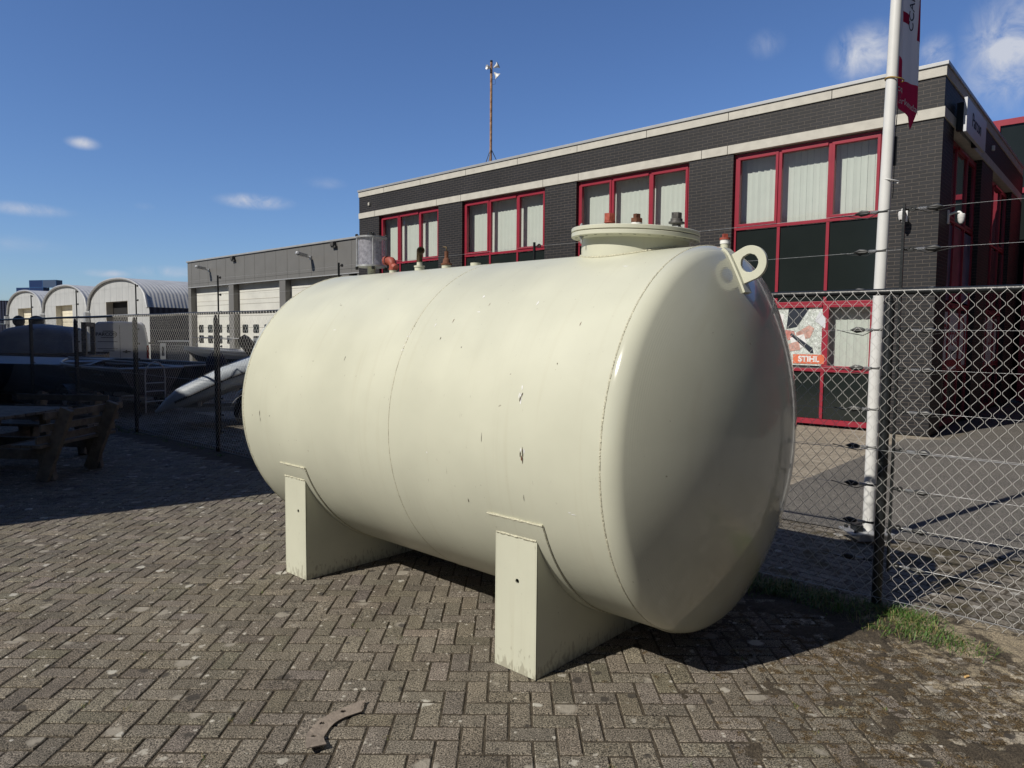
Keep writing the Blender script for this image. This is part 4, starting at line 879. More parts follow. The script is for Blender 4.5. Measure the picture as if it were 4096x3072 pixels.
# side windows
for i,(a,c) in enumerate(sb):
    fr,fr2=rows(SID,a,c,5.58,'glassd',i=8+i,side=True)
    s=MB(); w=(c-a)/3
    for k in range(3):
        s.m=[0,1,0][k] if i==0 else 2; s.box(a+w*k+.03,a+w*(k+1)-.03,-.15,-.13,2.53,4.0,T=SID)
    s.m=3
    for m in (a+.03,a+w,a+2*w,c-.03): s.box(m-.028,m+.028,-.16,-.095,2.49,4.035,T=SID)
    s.build('printed_panel',['printblue','printpink','spandrel','red'],mb,False)
    s=MB(); s.box(a+.05,c-.05 if i==0 else c-.4,-.128,-.122,1.12,2.30,T=SID); po=s.build('window_poster',['signwhite'],mb,False)
    text('lettering','Parcon',.62,'inkred',po,frame(SID((a+c)/2-.1,-.119,1.82),(0,-1,0),(0,0,1)),.001,.95 if i==0 else .85)
    if i==0:
        text('lettering','Parts & Service',.16,'ink',po,frame(SID((a+c)/2-.15,-.119,1.50),(0,-1,0),(0,0,1)),.001)
        s=MB(); s.box(a+.3,c-.5,-.120,-.118,1.20,1.34,T=SID); s.build('red_stripe',['inkred'],po,False)
    s=MB(); n=26; pts=[]
    for k in range(n+1):
        t=-PI/2+PI*k/n; pts.append(SID(c-.75+.42*cos(t),-.117,1.75+.5*sin(t)))
    s.path(pts,.018,4); s.build('red_arc',['inkred' if i==0 else 'ink'],po,False)
# sign board, on the side wall
sg=thing('sign_board','white Parcon sign board high on the shaded side wall of the brick office','sign',C0,TH)
s=MB(); s.box(.74,2.74,.165,.22,5.53,6.14,T=SID); s.build('board',['signwhite'],sg,False,bevel=.004)
for yb in (.9,2.4):
    s=MB(); s.box(yb,yb+.1,.027,.163,5.6,6.1,T=SID); s.build('bracket',['black'],sg,False)
text('lettering','Parcon',.36,'ink',sg,frame(SID(1.72,.222,5.84),(0,-1,0),(0,0,1)),.003,.92)
# front poster
po=MB(); z0,z1,x0,x1=1.21,2.375,1.83,3.80
po.box(x0,x1,-.095,-.092,z0,z1); poster=po.build('poster',['posterbg'],F2,False)
po=MB()
def pq(pts,m,h=0): po.m=m; po.prism([(a,-.091+h,z) for a,z in pts],(0,.0012,0))
# local x runs to the left in the photo
pq([(3.75,2.25),(2.72,2.25),(2.72,1.86),(3.75,1.86)],0)
pq([(2.62,2.37),(2.20,2.37),(2.45,1.98),(2.66,1.94)],1,.0013)
pq([(2.72,1.93),(2.50,1.90),(2.45,1.74),(2.68,1.70),(2.78,1.80)],2,.0026)
pq([(2.46,1.86),(2.20,2.02),(2.10,1.95),(2.18,1.76),(2.42,1.72)],3,.0026)
pq([(2.58,1.76),(2.30,1.84),(2.22,1.60),(2.50,1.52)],0,.0039)
pq([(2.66,1.62),(2.40,1.70),(2.36,1.52),(2.60,1.48)],3,.0052)
pq([(2.58,1.82),(2.54,1.86),(2.12,1.56),(2.10,1.46),(2.16,1.46)],1,.0065)
pq([(2.50,1.62),(2.42,1.55),(3.35,1.16),(3.42,1.24)],4,.0039)
pq([(2.00,2.30),(1.86,2.10),(1.90,1.95),(2.10,2.10)],4,.0026)
pq([(2.50,1.43),(1.88,1.43),(1.88,1.245),(2.50,1.245)],5,.0078)
po.build('print',['inkwhite','hulldark','posterred','posterorange','signwhite','posterlogo'],poster,False)
text('lettering','ACCUPOWER',.125,'ink',poster,frame((3.20,-.088,2.14),(-1,0,0),(0,0,1)),.0005,1.05,bold=.002)
text('lettering','STIHL',.125,'ink',poster,frame((3.20,-.088,2.00),(-1,0,0),(0,0,1)),.0005,1.05,bold=.002)
text('lettering','STIHL',.155,'inkwhite',poster,frame((2.19,-.0805,1.335),(-1,0,0),(0,0,1)),.0006,1.05,bold=.006)
text('lettering','STIHL',.08,'ink',poster,frame((3.02,-.085,1.36),(-.92,0,.39),(.39,0,.92)),.0005,1.0)
# security cameras
def seccam(x,label,T,sidex):
    c=thing('security_camera',label,'security camera',C0,TH,'white dome cameras on the brick corner')
    s=MB(); s.box(x-.05,x+.05,.0,.03,3.88,4.13,T=T); s.build('wall_bracket',['whiteplastic'],c,False,bevel=.008)
    s=MB(); s.path([T(x,.03,4.05),T(x,.12,4.08),T(x,.19,4.08),T(x,.22,4.05)],.022,10); s.build('arm',['whiteplastic'],c)
    q=T(x,.22,0); s=MB(); s.lathe([(.0001,4.05),(.05,4.045),(.062,4.03),(.062,3.975),(.058,3.96)],(q.x,q.y,0),n=20); s.lathe([(.058,3.958),(.052,3.91),(.03,3.872),(.0001,3.865)],(q.x,q.y,0),n=20)
    h=s.build('housing',['whiteplastic'],c); s=MB(); l=Vector((q.x,q.y,3.91)); dd=(T(0,1,0)-T(0,0,0)); dd=(dd+Vector((-.5 if sidex else .2,0,-.7))).normalized()
    s.lathe([(.0001,.058),(.018,.058),(.018,.03)],l,dd,12); s.build('lens',['carglass'],h); return c
seccam(.54,'white dome camera on the sunlit front wall just right of the flagpole',FAC,0)
seccam(.70,'white dome camera on the shaded side wall round the brick corner',SID,1)
# little wall lamp, top left of facade and the one under the coping on the side
s=MB(); s.box(16.55,16.63,.0,.05,6.03,6.13); o=s.build('vent_cap',['concrete'],mb,False,bevel=.01)
s=MB(); s.box(4.95,5.03,.0,.06,6.05,6.16,T=SID); s.build('vent_cap',['whiteplastic'],mb,False,bevel=.01)
# rusty mast on the roof
q=LP(13.9,-3,6.3); mast=thing('roof_mast','thin rusty pole with white loudspeaker horns standing on the brick office roof','mast',q)
s=MB(); s.path([(0,0,0),(0,0,4.58)],.042,12); s.m=1; s.path([(0,0,4.56),(0,0,4.62)],.045,10); s.build('pole',['rustbrown','black'],mast)
mast.children
s=MB()
for g in (0.3,2.4,4.5): s.path([(0,0,1.75),(.42*cos(g),.42*sin(g),.95+.0)],.012,6)
for g in (0.3,2.4,4.5): s.path([(.42*cos(g),.42*sin(g),.97),(.44*cos(g),.44*sin(g),0)],.012,6)
s.build('stay',['steelgrey'],mast)
for (dx,dz,dr,sz) in ((.10,4.40,(.9,-.3,.45),1.0),(.11,4.22,(.8,.2,-.75),1.1),(-.02,4.38,(-.5,-.3,0),.7)):
    s=MB(); s.lathe([(.02,-.02),(.035,.03),(.06,.09),(.11*sz,.15),(.112*sz,.155),(.0001,.10)],(dx,0,dz),dr,18); s.build('horn_speaker',['whiteplastic'],mast)
s=MB(); s.path([(.04,0,4.02),(.14,0,4.0),(.14,0,3.86),(.04,0,3.84)],.004,5); s.build('cable_loop',['blackplastic'],mast)
# rusty mast needs a warmer tone than plain brown
MT['mastpaint']=mat('flaking_rust_and_paint',(.42,.25,.15),.8,0,.4,14,.5,60,dirt=((.14,.045,.022),3,.50)); bpy.data.objects
for ch in COL.objects:
    if ch.parent==mast and ch.name.startswith('pole'): ch.data.materials[0]=MT['mastpaint']
# ================================================================ RED FRAMED GLASS BUILDING
rb=thing('red_framed_glasshouse','tall dark glazed building with crimson frame behind the brick office at the right edge','building',C0,TH)
s=MB(); yy=-12; s.box(-22,1.0,yy-14,yy,0,8.3); s.build('glazing',['spandrel'],rb,False)
s=MB(); s.box(-22.05,1.05,yy-.3,yy+.06,8.3,8.48); s.box(.9,1.06,yy-14,yy-.3,8.3,8.48)
for x in (.95,-2.5,-6,-9.5,-13,-16.5,-20): s.box(x-.12,x+.12,yy+.002,yy+.08,0,8.3)
for z in (3.2,6.2): s.box(-22,1.0,yy+.002,yy+.06,z,z+.16)
s.bar((1.0,yy+.1,8.3),(.45,yy+.1,7.1),.10,.12); s.bar((-.2,yy+.12,6.4),(.15,yy+.12,8.2),.12,.14)
s.build('frame',['red'],rb,False)
s=MB(); s.box(-.9,-.12,-13,-10.4,0,6.35); s.build('porch',['red'],rb,False)
s=MB(); s.box(-22,-6.5,-11.9,1.5,0,8.3); s.build('glazed_wing',['spandrel'],rb,False)
s=MB()
for y in (-11.5,-9,-6.5,-4,-1.5,1.3): s.box(-6.49,-6.40,y-.12,y+.12,0,8.3)
for z in (3.2,6.2,8.1): s.box(-6.49,-6.42,-11.9,1.5,z,z+.18)
s.build('frame',['red'],rb,False)
# ================================================================ GARAGE
GX=17.20; gr=thing('grey_garage','long grey clad garage with white sectional doors left of the brick office','garage',LP(GX,0),TH)
GL=13.4; s=MB()
s.box(0,GL,-.30,0,3.86,5.02)
pil=[(.58,1.02),(4.77,5.21),(8.96,9.40),(13.10,GL)]
s.box(0,.10,-.3,0,0,3.86)
for a,c in pil: s.box(a,c,-.30,0,0,3.86)
s.box(GL-.3,GL,-12,-.3,0,5.02); s.box(0,GL,-12.3,-12,0,5.02)
s.box(0.3,GL-.3,-12,-.3,4.7,4.9); s.box(.3,GL-.3,-12,-.36,-.01,0.0)
s.build('wall',['cladding'],gr,False)
s=MB()
k=0
x=.42
while x<GL-.1: s.box(x-.006,x+.006,.0,.003,3.90,4.98); x+=.838
s.box(0,GL,0,.003,4.02,4.032); s.build('panel_seam',['cladseam'],gr,False)
s=MB(); s.box(-.02,GL+.04,-.3,.05,5.022,5.09); s.box(-.02,GL+.02,-.02,.02,3.84,3.875); s.build('roof_trim',['coping'],gr,False,bevel=.008)
dm=MB(); dm.box(0,3.75,-.30,-.25,0,3.86); dm.m=1
for z in (1.30,1.78):
    for k in range(4):
        xc=.49+k*.92
        dm.prism([(xc+px,-.249,z+pz) for px,pz in ((-.24,.04),(-.20,0),(.20,0),(.24,.04),(.24,.32),(.20,.36),(-.20,.36),(-.24,.32))],(0,.006,0))
dm.m=2; dm.box(0,3.75,-.249,-.240,3.20,3.22)
d0=None
for (a,c) in ((1.02,4.77),(5.21,8.96),(9.40,13.10)):
    if d0 is None: d0=dm.build('sectional_door',['rollup','carglass','concrete'],gr,False); d0.location=(a,0,0)
    else: q=d0.copy(); COL.objects.link(q); q.parent=gr; q.location=(a,0,0)
# lamps and overflow spouts
def wall_lamp(x,label):
    c=thing('wall_lamp',label,'lamp',LP(GX+x,0),TH,'floodlights on the grey garage')
    s=MB(); s.box(-.04,.04,0,.06,4.48,4.62); s.path([(0,.05,4.56),(0,.22,4.57)],.022,8); s.build('bracket',['galv'],c)
    s=MB(); s.prism([(-.07,.20,4.57),(.07,.20,4.57),(.10,.58,4.63),(.05,.64,4.64),(-.05,.64,4.64),(-.10,.58,4.63)],(0,-.02,.09)); s.m=1; s.prism([(-.07,.30,4.575),(.07,.30,4.575),(.08,.56,4.615),(-.08,.56,4.615)],(0,0,-.03)); s.build('lamp_head',['galv','whiteplastic'],c,bevel=.01)
    return c
wall_lamp(11.15,'pale floodlight on the grey garage near its left end'); wall_lamp(2.93,'pale floodlight on the grey garage nearest the brick office')
for x in (8.78,1.36):
    s=MB(); s.box(x-.03,x+.16,.003,.14,4.86,4.99); s.box(x-.10,x+.16,.003,.10,4.80,4.86); s.build('overflow_spout',['cladseam'],gr,False)
# ================================================================ ARCHED SHEDS
def shed(s0,s1,door,shut,label):
    w=s1-s0; c=thing('arched_shed',label,'shed',LP(s0,-.8),TH,'arched sheds beyond the yard'); zs=3.25; rise=1.62; n=28
    def az(t): # t 0..1 across
        u=2*t-1; return zs+rise*(max(0,1-abs(u)**2.25))**(1/1.9) if abs(u)<1 else zs-.15
    ar=[(w*i/n,az(i/n)) for i in range(n+1)]
    d0,d1,dz=door; s=MB()
    cols=[x for x,_ in ar]+[d0,d1]; cols=sorted(set(cols))
    def zat(x):
        t=x/w; return az(min(1,max(0,t)))
    vs=[];
    for i in range(len(cols)-1):
        xa,xb=cols[i],cols[i+1]; lo=dz if (xa>=d0-1e-6 and xb<=d1+1e-6) else 0
        s.add([(xa,0,lo),(xb,0,lo),(xb,0,zat(xb)),(xa,0,zat(xa))],[(0,1,2,3)])
    s.m=1
    s.box(d0-.0,d0+.06,-.45,-.001,0,dz); s.box(d1-.06,d1,-.45,-.001,0,dz); s.box(d0,d1,-.45,-.001,dz-.001,dz+.04)
    s.m=2; s.box(0.02,.06,-26,-.02,0,3.15); s.m=0; s.box(0,w,.002,.012,2.78,2.80); 
    s.build('wall',['shedfront','concrete','navyclad'],c,False,fix=False)
    s=MB(); vs=[]
    for (x,z) in ar:
        for y in (.12,-26): vs.append((x,y,z+.04))
    s.add(vs,[(2*i,2*i+1,2*i+3,2*i+2) for i in range(n)]); s.build('roof',['shedroof'],c,True,ang=180,fix=False)
    s=MB(); s.path([(x,.10,z) for x,z in ar],.075,6); s.build('roof_edge',['coping'],c)
    s=MB(); s.box(d0+.06,d1-.06,-.44,-.38,0,dz); s.build('door_or_shade_panel',['shutter' if shut else 'dark'],c,False)  # unshut shed gets a black panel painting the shade inside its doorway
    s=MB(); s.box(w-.18,w+.18,.02,.28,2.35,3.0); s.path([(w-.1,.12,0),(w-.1,.12,2.4)],.06,8); s.path([(w+.1,.12,0),(w+.1,.12,2.4)],.06,8); s.build('downpipe',['galv'],c)
    return c
shed(37.3,46.85,(3.05,6.6,3.57),False,'arched shed with an open black doorway, nearest the grey garage')
shed(46.85,56.4,(3.2,6.85,3.56),True,'middle arched shed with a cream roller door')
shed(56.4,66.1,(3.1,6.9,3.55),True,'arched shed farthest left beside the navy container')
# ================================================================ CONTAINERS
def container(x,y,z,rz,m,label,L=6.06,end='contend',group='blue shipping containers stacked in the distance'):
    c=thing('shipping_container',label,'container',(x,y,z),rz,group); s=MB(); W=2.44; H=2.55
    s.box(0,L,0,W,.1,H); s.m=1; s.box(-.01,0,.1,W-.1,.15,H-.08); o=s.build('body',[m,end],c,False)
    s=MB()
    for xx in (0,L-.1):
        for yy in (0,W-.1): s.box(xx-.015,xx+.115,yy-.015,yy+.115,0,H+.04)
    s.box(0,L,-.02,.08,H-.06,H+.03); s.box(0,L,W-.08,W+.02,H-.06,H+.03); s.box(0,L,-.02,.08,0,.12); s.build('frame',[end if m!='contnavy' else m],c,False)
    return c
YD=250
def cx_(px): return (px-2048)/2812*YD
stack=[('contnavy' ,(45-75),1.0)]
for lv in range(8):
    pass
R0=R_(-16)
container(cx_(127),YD,17.3,R0,'cont','saturated blue container on the very top of the distant stack')
container(cx_(127)+6.1*cos(R0),YD+6.1*sin(R0),17.3,R0,'contgrey','faded blue container on the top of the distant stack beside the saturated one')
container(cx_(75),YD,14.65,R0,'cont','blue container one level below the top of the distant stack, with its light end showing')
container(cx_(75)+6.1*cos(R0),YD+6.1*sin(R0),14.65,R0,'cont','plain blue container just under the topmost one of the distant stack')
for lv in range(5):
    container(cx_(85),YD+1,14.65-2.62*(lv+1)-(.0),R0,'cont','blue container low in the distant stack and hidden behind the arched sheds',L=12.1)
container(-59.6,78,0,R_(5),'contnavy','navy ribbed container at the left edge beside the arched sheds, lower one of two',L=9,group='navy containers at the left edge')
container(-59.6,78,2.62,R_(5),'contnavy','navy ribbed container at the left edge beside the arched sheds, upper one of two',L=9,group='navy containers at the left edge')
# shift so that the right end sits at the sheds
for o in COL.objects:
    if o.get('group')=='navy containers at the left edge': o.location.x=-(2048-45)/2812*78-9*cos(R_(5))
# ================================================================ WAREHOUSE LEFT OF THE CAMERA (throws the big shade)
KB=Vector((-3.6,6.94,0))-Vector((cos(SUN_AZ),sin(SUN_AZ),0))*4.0
wh=thing('grey_warehouse','tall grey gabled warehouse beyond the left edge whose shade covers the picnic table','warehouse',KB,FP)
s=MB(); s.box(0,7.5,-.0,14,0,6.75) if False else None
# local x = FU (far left), local y = towards the camera side/back (-FN)
s=MB(); s.prism([(0,0,0),(8.2,0,0),(14.5,15.8,0),(5.4,15.8,0)],(0,0,6.85)); s.prism([(6.5,-3,0),(32,-3,0),(32,16,0),(12.9,16,0)],(0,0,10.2))
s.prism([(13.8,-2.6,10.2),(13.8,15.6,10.2),(13.8,6.5,12.6)],(18.2,0,0))
s.build('wall',['navygrey' if False else 'cladding'],wh,False)
s=MB(); s.prism([(.05,-.02,6.851),(8.0,-.02,6.851),(14.0,15.7,6.851),(5.5,15.7,6.851)],(0,0,.10)); s.build('roof',['coping'],wh,False)
for i in range(3):
    s=MB(); s.box(1.0+2.1*i,2.4+2.1*i,-.02,0.0,1.1,2.6); s.build('window',['spandrel'],wh,False)
blocker=thing('sky_blocker','long dark hall added beyond the right edge to darken the domed tank end','blocker',(10.5,-5.5,0),R_(-42))  # unseen block added to keep sky light off the domed tank end
s=MB(); s.box(0,12,-16,12,0,6.5); s.build('wall',['darkclad'],blocker,False)
s=MB(); s.box(-.1,12.1,-16.1,12.1,6.5,6.65); s.build('roof',['coping'],blocker,False)
for i in range(5):
    s=MB(); s.box(-.04,0,-14+5.2*i,-10.8+5.2*i,0,3.8); s.build('door',['rustbrown'],blocker,False)
# ================================================================ VAN
van=thing('white_van','white Parcon van parked beyond the fence in front of the open arched shed','van',(-14.6,26.2,0),R_(28))
# local y = forward (away), rear face at y=0
def section(y,w,zt,zb_,tw,n=6):
    """closed cross-section; w half width, tw = half width at roof"""
    pts=[(-w+.03,zb_),(-w,zb_+.12),(-w,zb_+.55),(-w+.01,1.15),(-tw-.03,zt-.28),(-tw+.02,zt-.10),(-tw+.12,zt-.02),(0,zt+.01)]
    pts=pts+[(-x,z) for x,z in pts[-2::-1]]
    return [(x,y,z) for x,z in pts]
secs=[section(0,.94,2.10,.42,.78),section(.05,.97,2.15,.38,.82),section(1.2,1.0,2.18,.35,.85),section(3.4,1.0,2.18,.35,.85),section(3.75,1.0,2.12,.35,.80),section(4.35,.98,1.45,.35,.90),section(5.0,.92,1.15,.35,.85),section(5.15,.86,1.0,.40,.80)]
s=MB(); n=len(secs[0]); vs=[v for q in secs for v in q]
s.add(vs,[(i*n+k,i*n+(k+1)%n,(i+1)*n+(k+1)%n,(i+1)*n+k) for i in range(len(secs)-1) for k in range(n)]+[tuple(range(n)),tuple((len(secs)-1)*n+k for k in range(n))])
body=s.build('body',['van'],van,True,ang=30)
s=MB(); s.box(-.006,.006,-.006,.01,.50,2.02); s.box(-.80,.80,-.006,.01,.60,.612); s.box(-.72,.05,-.02,.01,.46,.56); s.box(.08,.34,-.03,.01,1.02,1.06); s.path([(.20,-.02,.99),(.20,-.02,1.10)],.03,8); s.build('door_gap',['blackplastic'],body,False)
s=MB(); s.box(-.97,.97,-.10,.06,.36,.50); s.build('bumper',['blackplastic'],van,False,bevel=.02)
for sx_ in (-1,1):
    s=MB(); s.box(*(sorted((sx_*.87,sx_*.955))),-.012,.06,.78,1.28); s.build('tail_light',['taillight'],van,False,bevel=.01)
s=MB(); s.box(-.16,.36,-.016,.0,.66,.78) if False else None
for (x,y) in ((-.93,.95),(.93,.95),(-.93,4.2),(.93,4.2)):
    s=MB(); s.lathe([(.0001,-.11),(.20,-.11),(.33,-.10),(.345,0),(.33,.10),(.20,.11),(.0001,.11)],(x,y,.345),(1,0,0),20); s.build('wheel',['tyre'],van)
s=MB(); s.box(-.90,-.86,4.0,4.02,1.3,1.31); s.path([(-1.0,3.9,1.30),(-1.20,3.88,1.36)],.05,6); s.path([(1.0,3.9,1.30),(1.20,3.88,1.36)],.05,6); s.build('mirror',['blackplastic'],van)
text('lettering','PARCON',.17,'ink',body,frame((-.43,-.012,1.68),(1,0,0),(0,0,1)),.002,1.0,bold=.004)
s=MB(); s.path([(-.55,-.012,1.80),(-.25,-.012,1.80),(-.15,-.012,1.77),(-.10,-.012,1.68),(-.15,-.012,1.59),(-.25,-.012,1.56),(-.60,-.012,1.56)],.012,5); s.build('logo_loop',['ink'],body)
for (z,x0,x1) in ((1.40,-.72,-.08),(1.14,-.74,-.08),(1.06,-.55,-.18)):
    s=MB(); s.box(x0,x1,-.006,-.002,z,z+.022); s.build('text_line',['ink'],body,False)
# ================================================================ PICNIC TABLE
pt=thing('picnic_table','weathered wooden picnic table with slatted benches in the deep shade at left','picnic table',(-6.62,8.75,0),R_(-4))
s=MB()
for i in range(8): s.box(-.70,.70,-.66+.167*i,-.66+.167*i+.155,.715+rnd.gauss(0,.002),.755)
s.build('tabletop',['wood'],pt,False,bevel=.006)
for sx_ in (-.62,.62):
    for sy_ in (-.45,.45):
        s=MB(); s.bar((sx_*.75,sy_,0),(sx_*.75,sy_,.715),.09,.09); s.build('leg',['wood'],pt,False,bevel=.005)
s=MB()
for sy_ in (-.45,.45): s.bar((-1.05,sy_+.06,.30),(1.05,sy_+.06,.30),.045,.12); s.bar((-.60,sy_,.68),(.60,sy_,.68),.045,.08)
for sx_ in (-.40,.40): s.bar((sx_,-1.15,.30),(sx_,1.25,.30),.045,.12)
s.build('frame_beam',['wood'],pt,False,bevel=.005)
def bench(cx,cy,rz,fl):
    T=Matrix.Translation((cx,cy,0))@Matrix.Rotation(rz,4,'Z')
    def P(x,y,z): return T@Vector((x,y,z))
    s=MB()
    for i in range(3): s.box(-.68,.68,-.17+.125*i,-.17+.125*i+.115,.42,.46,T=P)
    s.build('bench_seat',['wood'],pt,False,bevel=.006)
    for sx_ in (-.42,.42):
        s=MB(); s.bar(P(sx_,.10,0),P(sx_,.03,.42),.075,.15); s.build('bench_leg',['wood'],pt,False,bevel=.008)
        s=MB(); s.bar(P(sx_+.05,.04,0),P(sx_+.05,.38,.86),.07,.15); s.build('bench_post',['wood'],pt,False,bevel=.010)
    s=MB()
    for (yy,zz) in ((.345,.80),(.285,.65),(.23,.52)): 
        s.bar(P(-.70,yy-.07,zz),P(0,yy-.075+rnd.gauss(0,.004),zz-.004),.028,.085,up=(0,0,1)); s.bar(P(0,yy-.075,zz-.004),P(.70,yy-.07+rnd.gauss(0,.01),zz+rnd.gauss(0,.006)),.028,.085)
    s.build('backrest',['wood'],pt,False,bevel=.004)
bench(1.12,-.05,R_(-90),0); bench(-.05,1.22,0,0); bench(-1.15,.05,R_(90),0)
# ================================================================ BOATS AND TRAILERS
def hull(L,B,H,n=22,m=8,bowrake=.5,sheer=.25,keel=.18,stern=.85,deck=False,inner=False):
    """hull pointing to +x, keel at z=0; returns grid of vertices"""
    g=[]
    for i in range(n+1):
        t=i/n; x=L*t; wB=B/2*(stern+(1-stern)*min(1,t*2.5))*(1-max(0,(t-.45)/.55)**2.3); zk=H*.75*max(0,(t-.72)/.28)**2.2; zt=H*(1+sheer*t*t); xr=0
        row=[]
        for j in range(m+1):
            u=j/m; yy=wB*(u**.55 if u>0 else 0)*(.86+.14*u); z=zk+(zt-zk)*(u**1.9*.55+.45*u) if u>0 else zk
            row.append((x+ bowrake*t**6*(u),yy,z))
        g.append(row)
    return g
def add_hull(s,g,side_m=0,top_m=1,top_j=None,thick=.03):
    n=len(g)-1; m=len(g[0])-1
    vs=[v for r in g for v in r]+[(v[0],-v[1],v[2]) for r in g for v in r]; o=len(s.v); N=(n+1)*(m+1)
    s.v+=vs
    for i in range(n):
        for j in range(m):
            a=o+i*(m+1)+j; s.f+=[(a,a+m+1,a+m+2,a+1),(a+N,a+N+1,a+N+m+2,a+N+m+1)]; mm=top_m if (top_j is not None and j>=top_j) else side_m; s.mi+=[mm,mm]
    for j in range(m): s.f.append((o+j,o+j+1,o+N+j+1,o+N+j)); s.mi.append(side_m)
def gunwale(s,g,r,m):
    s.m=m; top=[r_[-1] for r_ in g]; pts=[(x,-y,z) for x,y,z in top[:-1]]+[top[-1]]+[t for t in reversed(top[:-1])]; s.path(pts,r,6); s.path([top[0],(top[0][0],-top[0][1],top[0][2])],r,6)
def trailer(par,L,B,z,wx,fender='silvertrailer',wr_=.28,name='trailer'):
    s=MB()
    for sy_ in (-1,1): s.bar((wx-1.2,sy_*B*.32,z),(wx+1.2,sy_*B*.32,z),.05,.09)
    s.bar((wx+1.2,B*.32,z),(wx+2.6,0,z),.05,.09); s.bar((wx+1.2,-B*.32,z),(wx+2.6,0,z),.05,.09); s.bar((wx,-B*.62,z-.08),(wx,B*.62,z-.08),.06,.06)
    for x in (wx-.9,wx+.9): s.bar((x,-B*.3,z+.1),(x,B*.3,z+.1),.06,.08)
    s.bar((wx+2.5,0,0),(wx+2.5,0,z+.1),.05,.05)
    s.build('trailer_frame',['silvertrailer'],par,False)
    for sy_ in (-1,1):
        s=MB(); s.lathe([(.0001,-.05),(.14,-.06),(.15,-.085),(wr_-.03,-.085),(wr_,-.05),(wr_,.05),(wr_-.03,.085),(.15,.085),(.14,.06),(.0001,.05)],(wx,sy_*B*.62,wr_),(0,1,0),20); s.m=1; s.lathe([(.0001,-.07),(.135,-.07)],(wx,sy_*B*.62,wr_),(0,1,0),12); s.lathe([(.0001,.07),(.135,.07)],(wx,sy_*B*.62,wr_),(0,1,0),12); s.build('wheel',['tyre','galv'],par)
        s=MB(); pts=[(wx+(wr_+.06)*cos(t),0,wr_+(wr_+.06)*sin(t)) for t in [PI*k/12 for k in range(13)]]
        for k in range(12):
            a,c=pts[k],pts[k+1]; s.add([(a[0],sy_*B*.62-.12,a[2]),(a[0],sy_*B*.62+.12,a[2]),(c[0],sy_*B*.62+.12,c[2]),(c[0],sy_*B*.62-.12,c[2])],[(0,1,2,3)])
        s.build('mudguard',[fender],par,True,ang=80,fix=False)
# grey inflatable: stern near-left, bow away to the right
hd=R_(20)
rib=thing('inflatable_boat','grey inflatable boat on a trailer, half hidden behind the far end of the tank','boat',(-6.37,13.6,0),hd)
s=MB()
tz=lambda x:.54+.52*x-.065*x*x
for sy_ in (-1,1):
    pts=[(-.45,sy_*.42,tz(-.45)-.02),(-.2,sy_*.43,tz(-.2)),(.0,sy_*.44,tz(0)),(.8,sy_*.46,tz(.8)),(1.6,sy_*.46,tz(1.6)),(2.6,sy_*.40,tz(2.6)),(3.2,sy_*.22,tz(3.2)),(3.45,0,tz(3.45))]
    s.path(pts,[.02,.12,.185,.215,.22,.215,.20,.19],18)
s.build('tube',['rib'],rib,True,ang=60)
s=MB()
for sy_ in (-1,1):
    s.path([(x,sy_*(y+.205),tz(x)-.02) for x,y in ((-.1,.44),(.8,.46),(1.6,.46),(2.6,.40),(3.1,.28))],.024,6)
    s.path([(.3,sy_*.47,tz(.3)+.215),(.8,sy_*.47,tz(.8)+.235),(1.0,sy_*.47,tz(1.0)+.21)],.014,6)
s.build('strake',['ribdark'],rib)
g=hull(3.3,.85,.34,sheer=.1,keel=.2); s=MB(); add_hull(s,g)
for i in range(len(s.v)): v=s.v[i]; s.v[i]=(v[0],v[1],v[2]+.22+.50*v[0]-.065*v[0]**2)
s.build('hull',['rib'],rib,True,ang=50,fix=False)
trailer(rib,4,1.3,.30,1.2,wr_=.28)
s=MB(); s.bar((2.9,0,.30),(2.9,0,1.32),.06,.06); s.bar((1.9,0,.30),(1.9,0,.98),.06,.06); s.build('bow_support',['silvertrailer'],rib,False)
# outboard motor with navy cover standing behind the inflatable
oc=thing('covered_outboard','outboard motor under a navy canvas cover beyond the inflatable','outboard motor',(-7.32,17.4,-.05),R_(20))
s=MB(); s.ball((0,0,1.05),.28,16,10,(.85,1.0,1.15)); s.lathe([(.24,.72),(.235,.95),(.25,1.1)],(0,0,0),n=16); s.build('cover',['navycover'],oc,True,ang=80)
s=MB(); s.path([(0,0,.0),(0,0,.8)],.07,8); s.bar((-.25,0,.03),(.25,0,.03),.5,.05); s.build('stand',['black'],oc)
# white motor boat, bow left, on orange-fendered trailer
wb_=thing('white_motorboat','white motorboat with dark lower hull on a trailer in the sun behind the fence','boat',(-6.75,22.3,0),R_(172))
g=hull(3.6,1.7,.62,sheer=.25,bowrake=.35); s=MB(); add_hull(s,g,0,1,6); 
for i in range(len(s.v)): v=s.v[i]; s.v[i]=(v[0],v[1],v[2]+.52)
s.build('hull',['hulldark','hullwhite'],wb_,True,ang=40,fix=False)
s=MB(); tp=[(r[-1][0],r[-1][1]*.97,r[-1][2]+.52) for r in g]
for i in range(len(tp)-1):
    a,c=tp[i],tp[i+1]
    if i<3 or i>9: s.add([(a[0],-a[1],a[2]),(c[0],-c[1],c[2]),(c[0],c[1],c[2]),(a[0],a[1],a[2])],[(0,1,2,3)])
    for q in (-1,1): s.add([(a[0],q*a[1],a[2]+.03),(c[0],q*c[1],c[2]+.03),(c[0],q*c[1],c[2]-.09),(a[0],q*a[1],a[2]-.09)],[(0,1,2,3)])
s.box(1.5,1.56,-.55,.55,1.15,1.35); s.build('deck',['hullwhite'],wb_,False,fix=False)
s=MB(); s.add([(1.50,-.55,1.30),(1.50,.55,1.30),(1.25,.50,1.62),(1.25,-.50,1.62)],[(0,1,2,3)]); s.build('windscreen',[glass_mat('perspex',(.8,.85,.9),.03,.2)],wb_,False,fix=False)
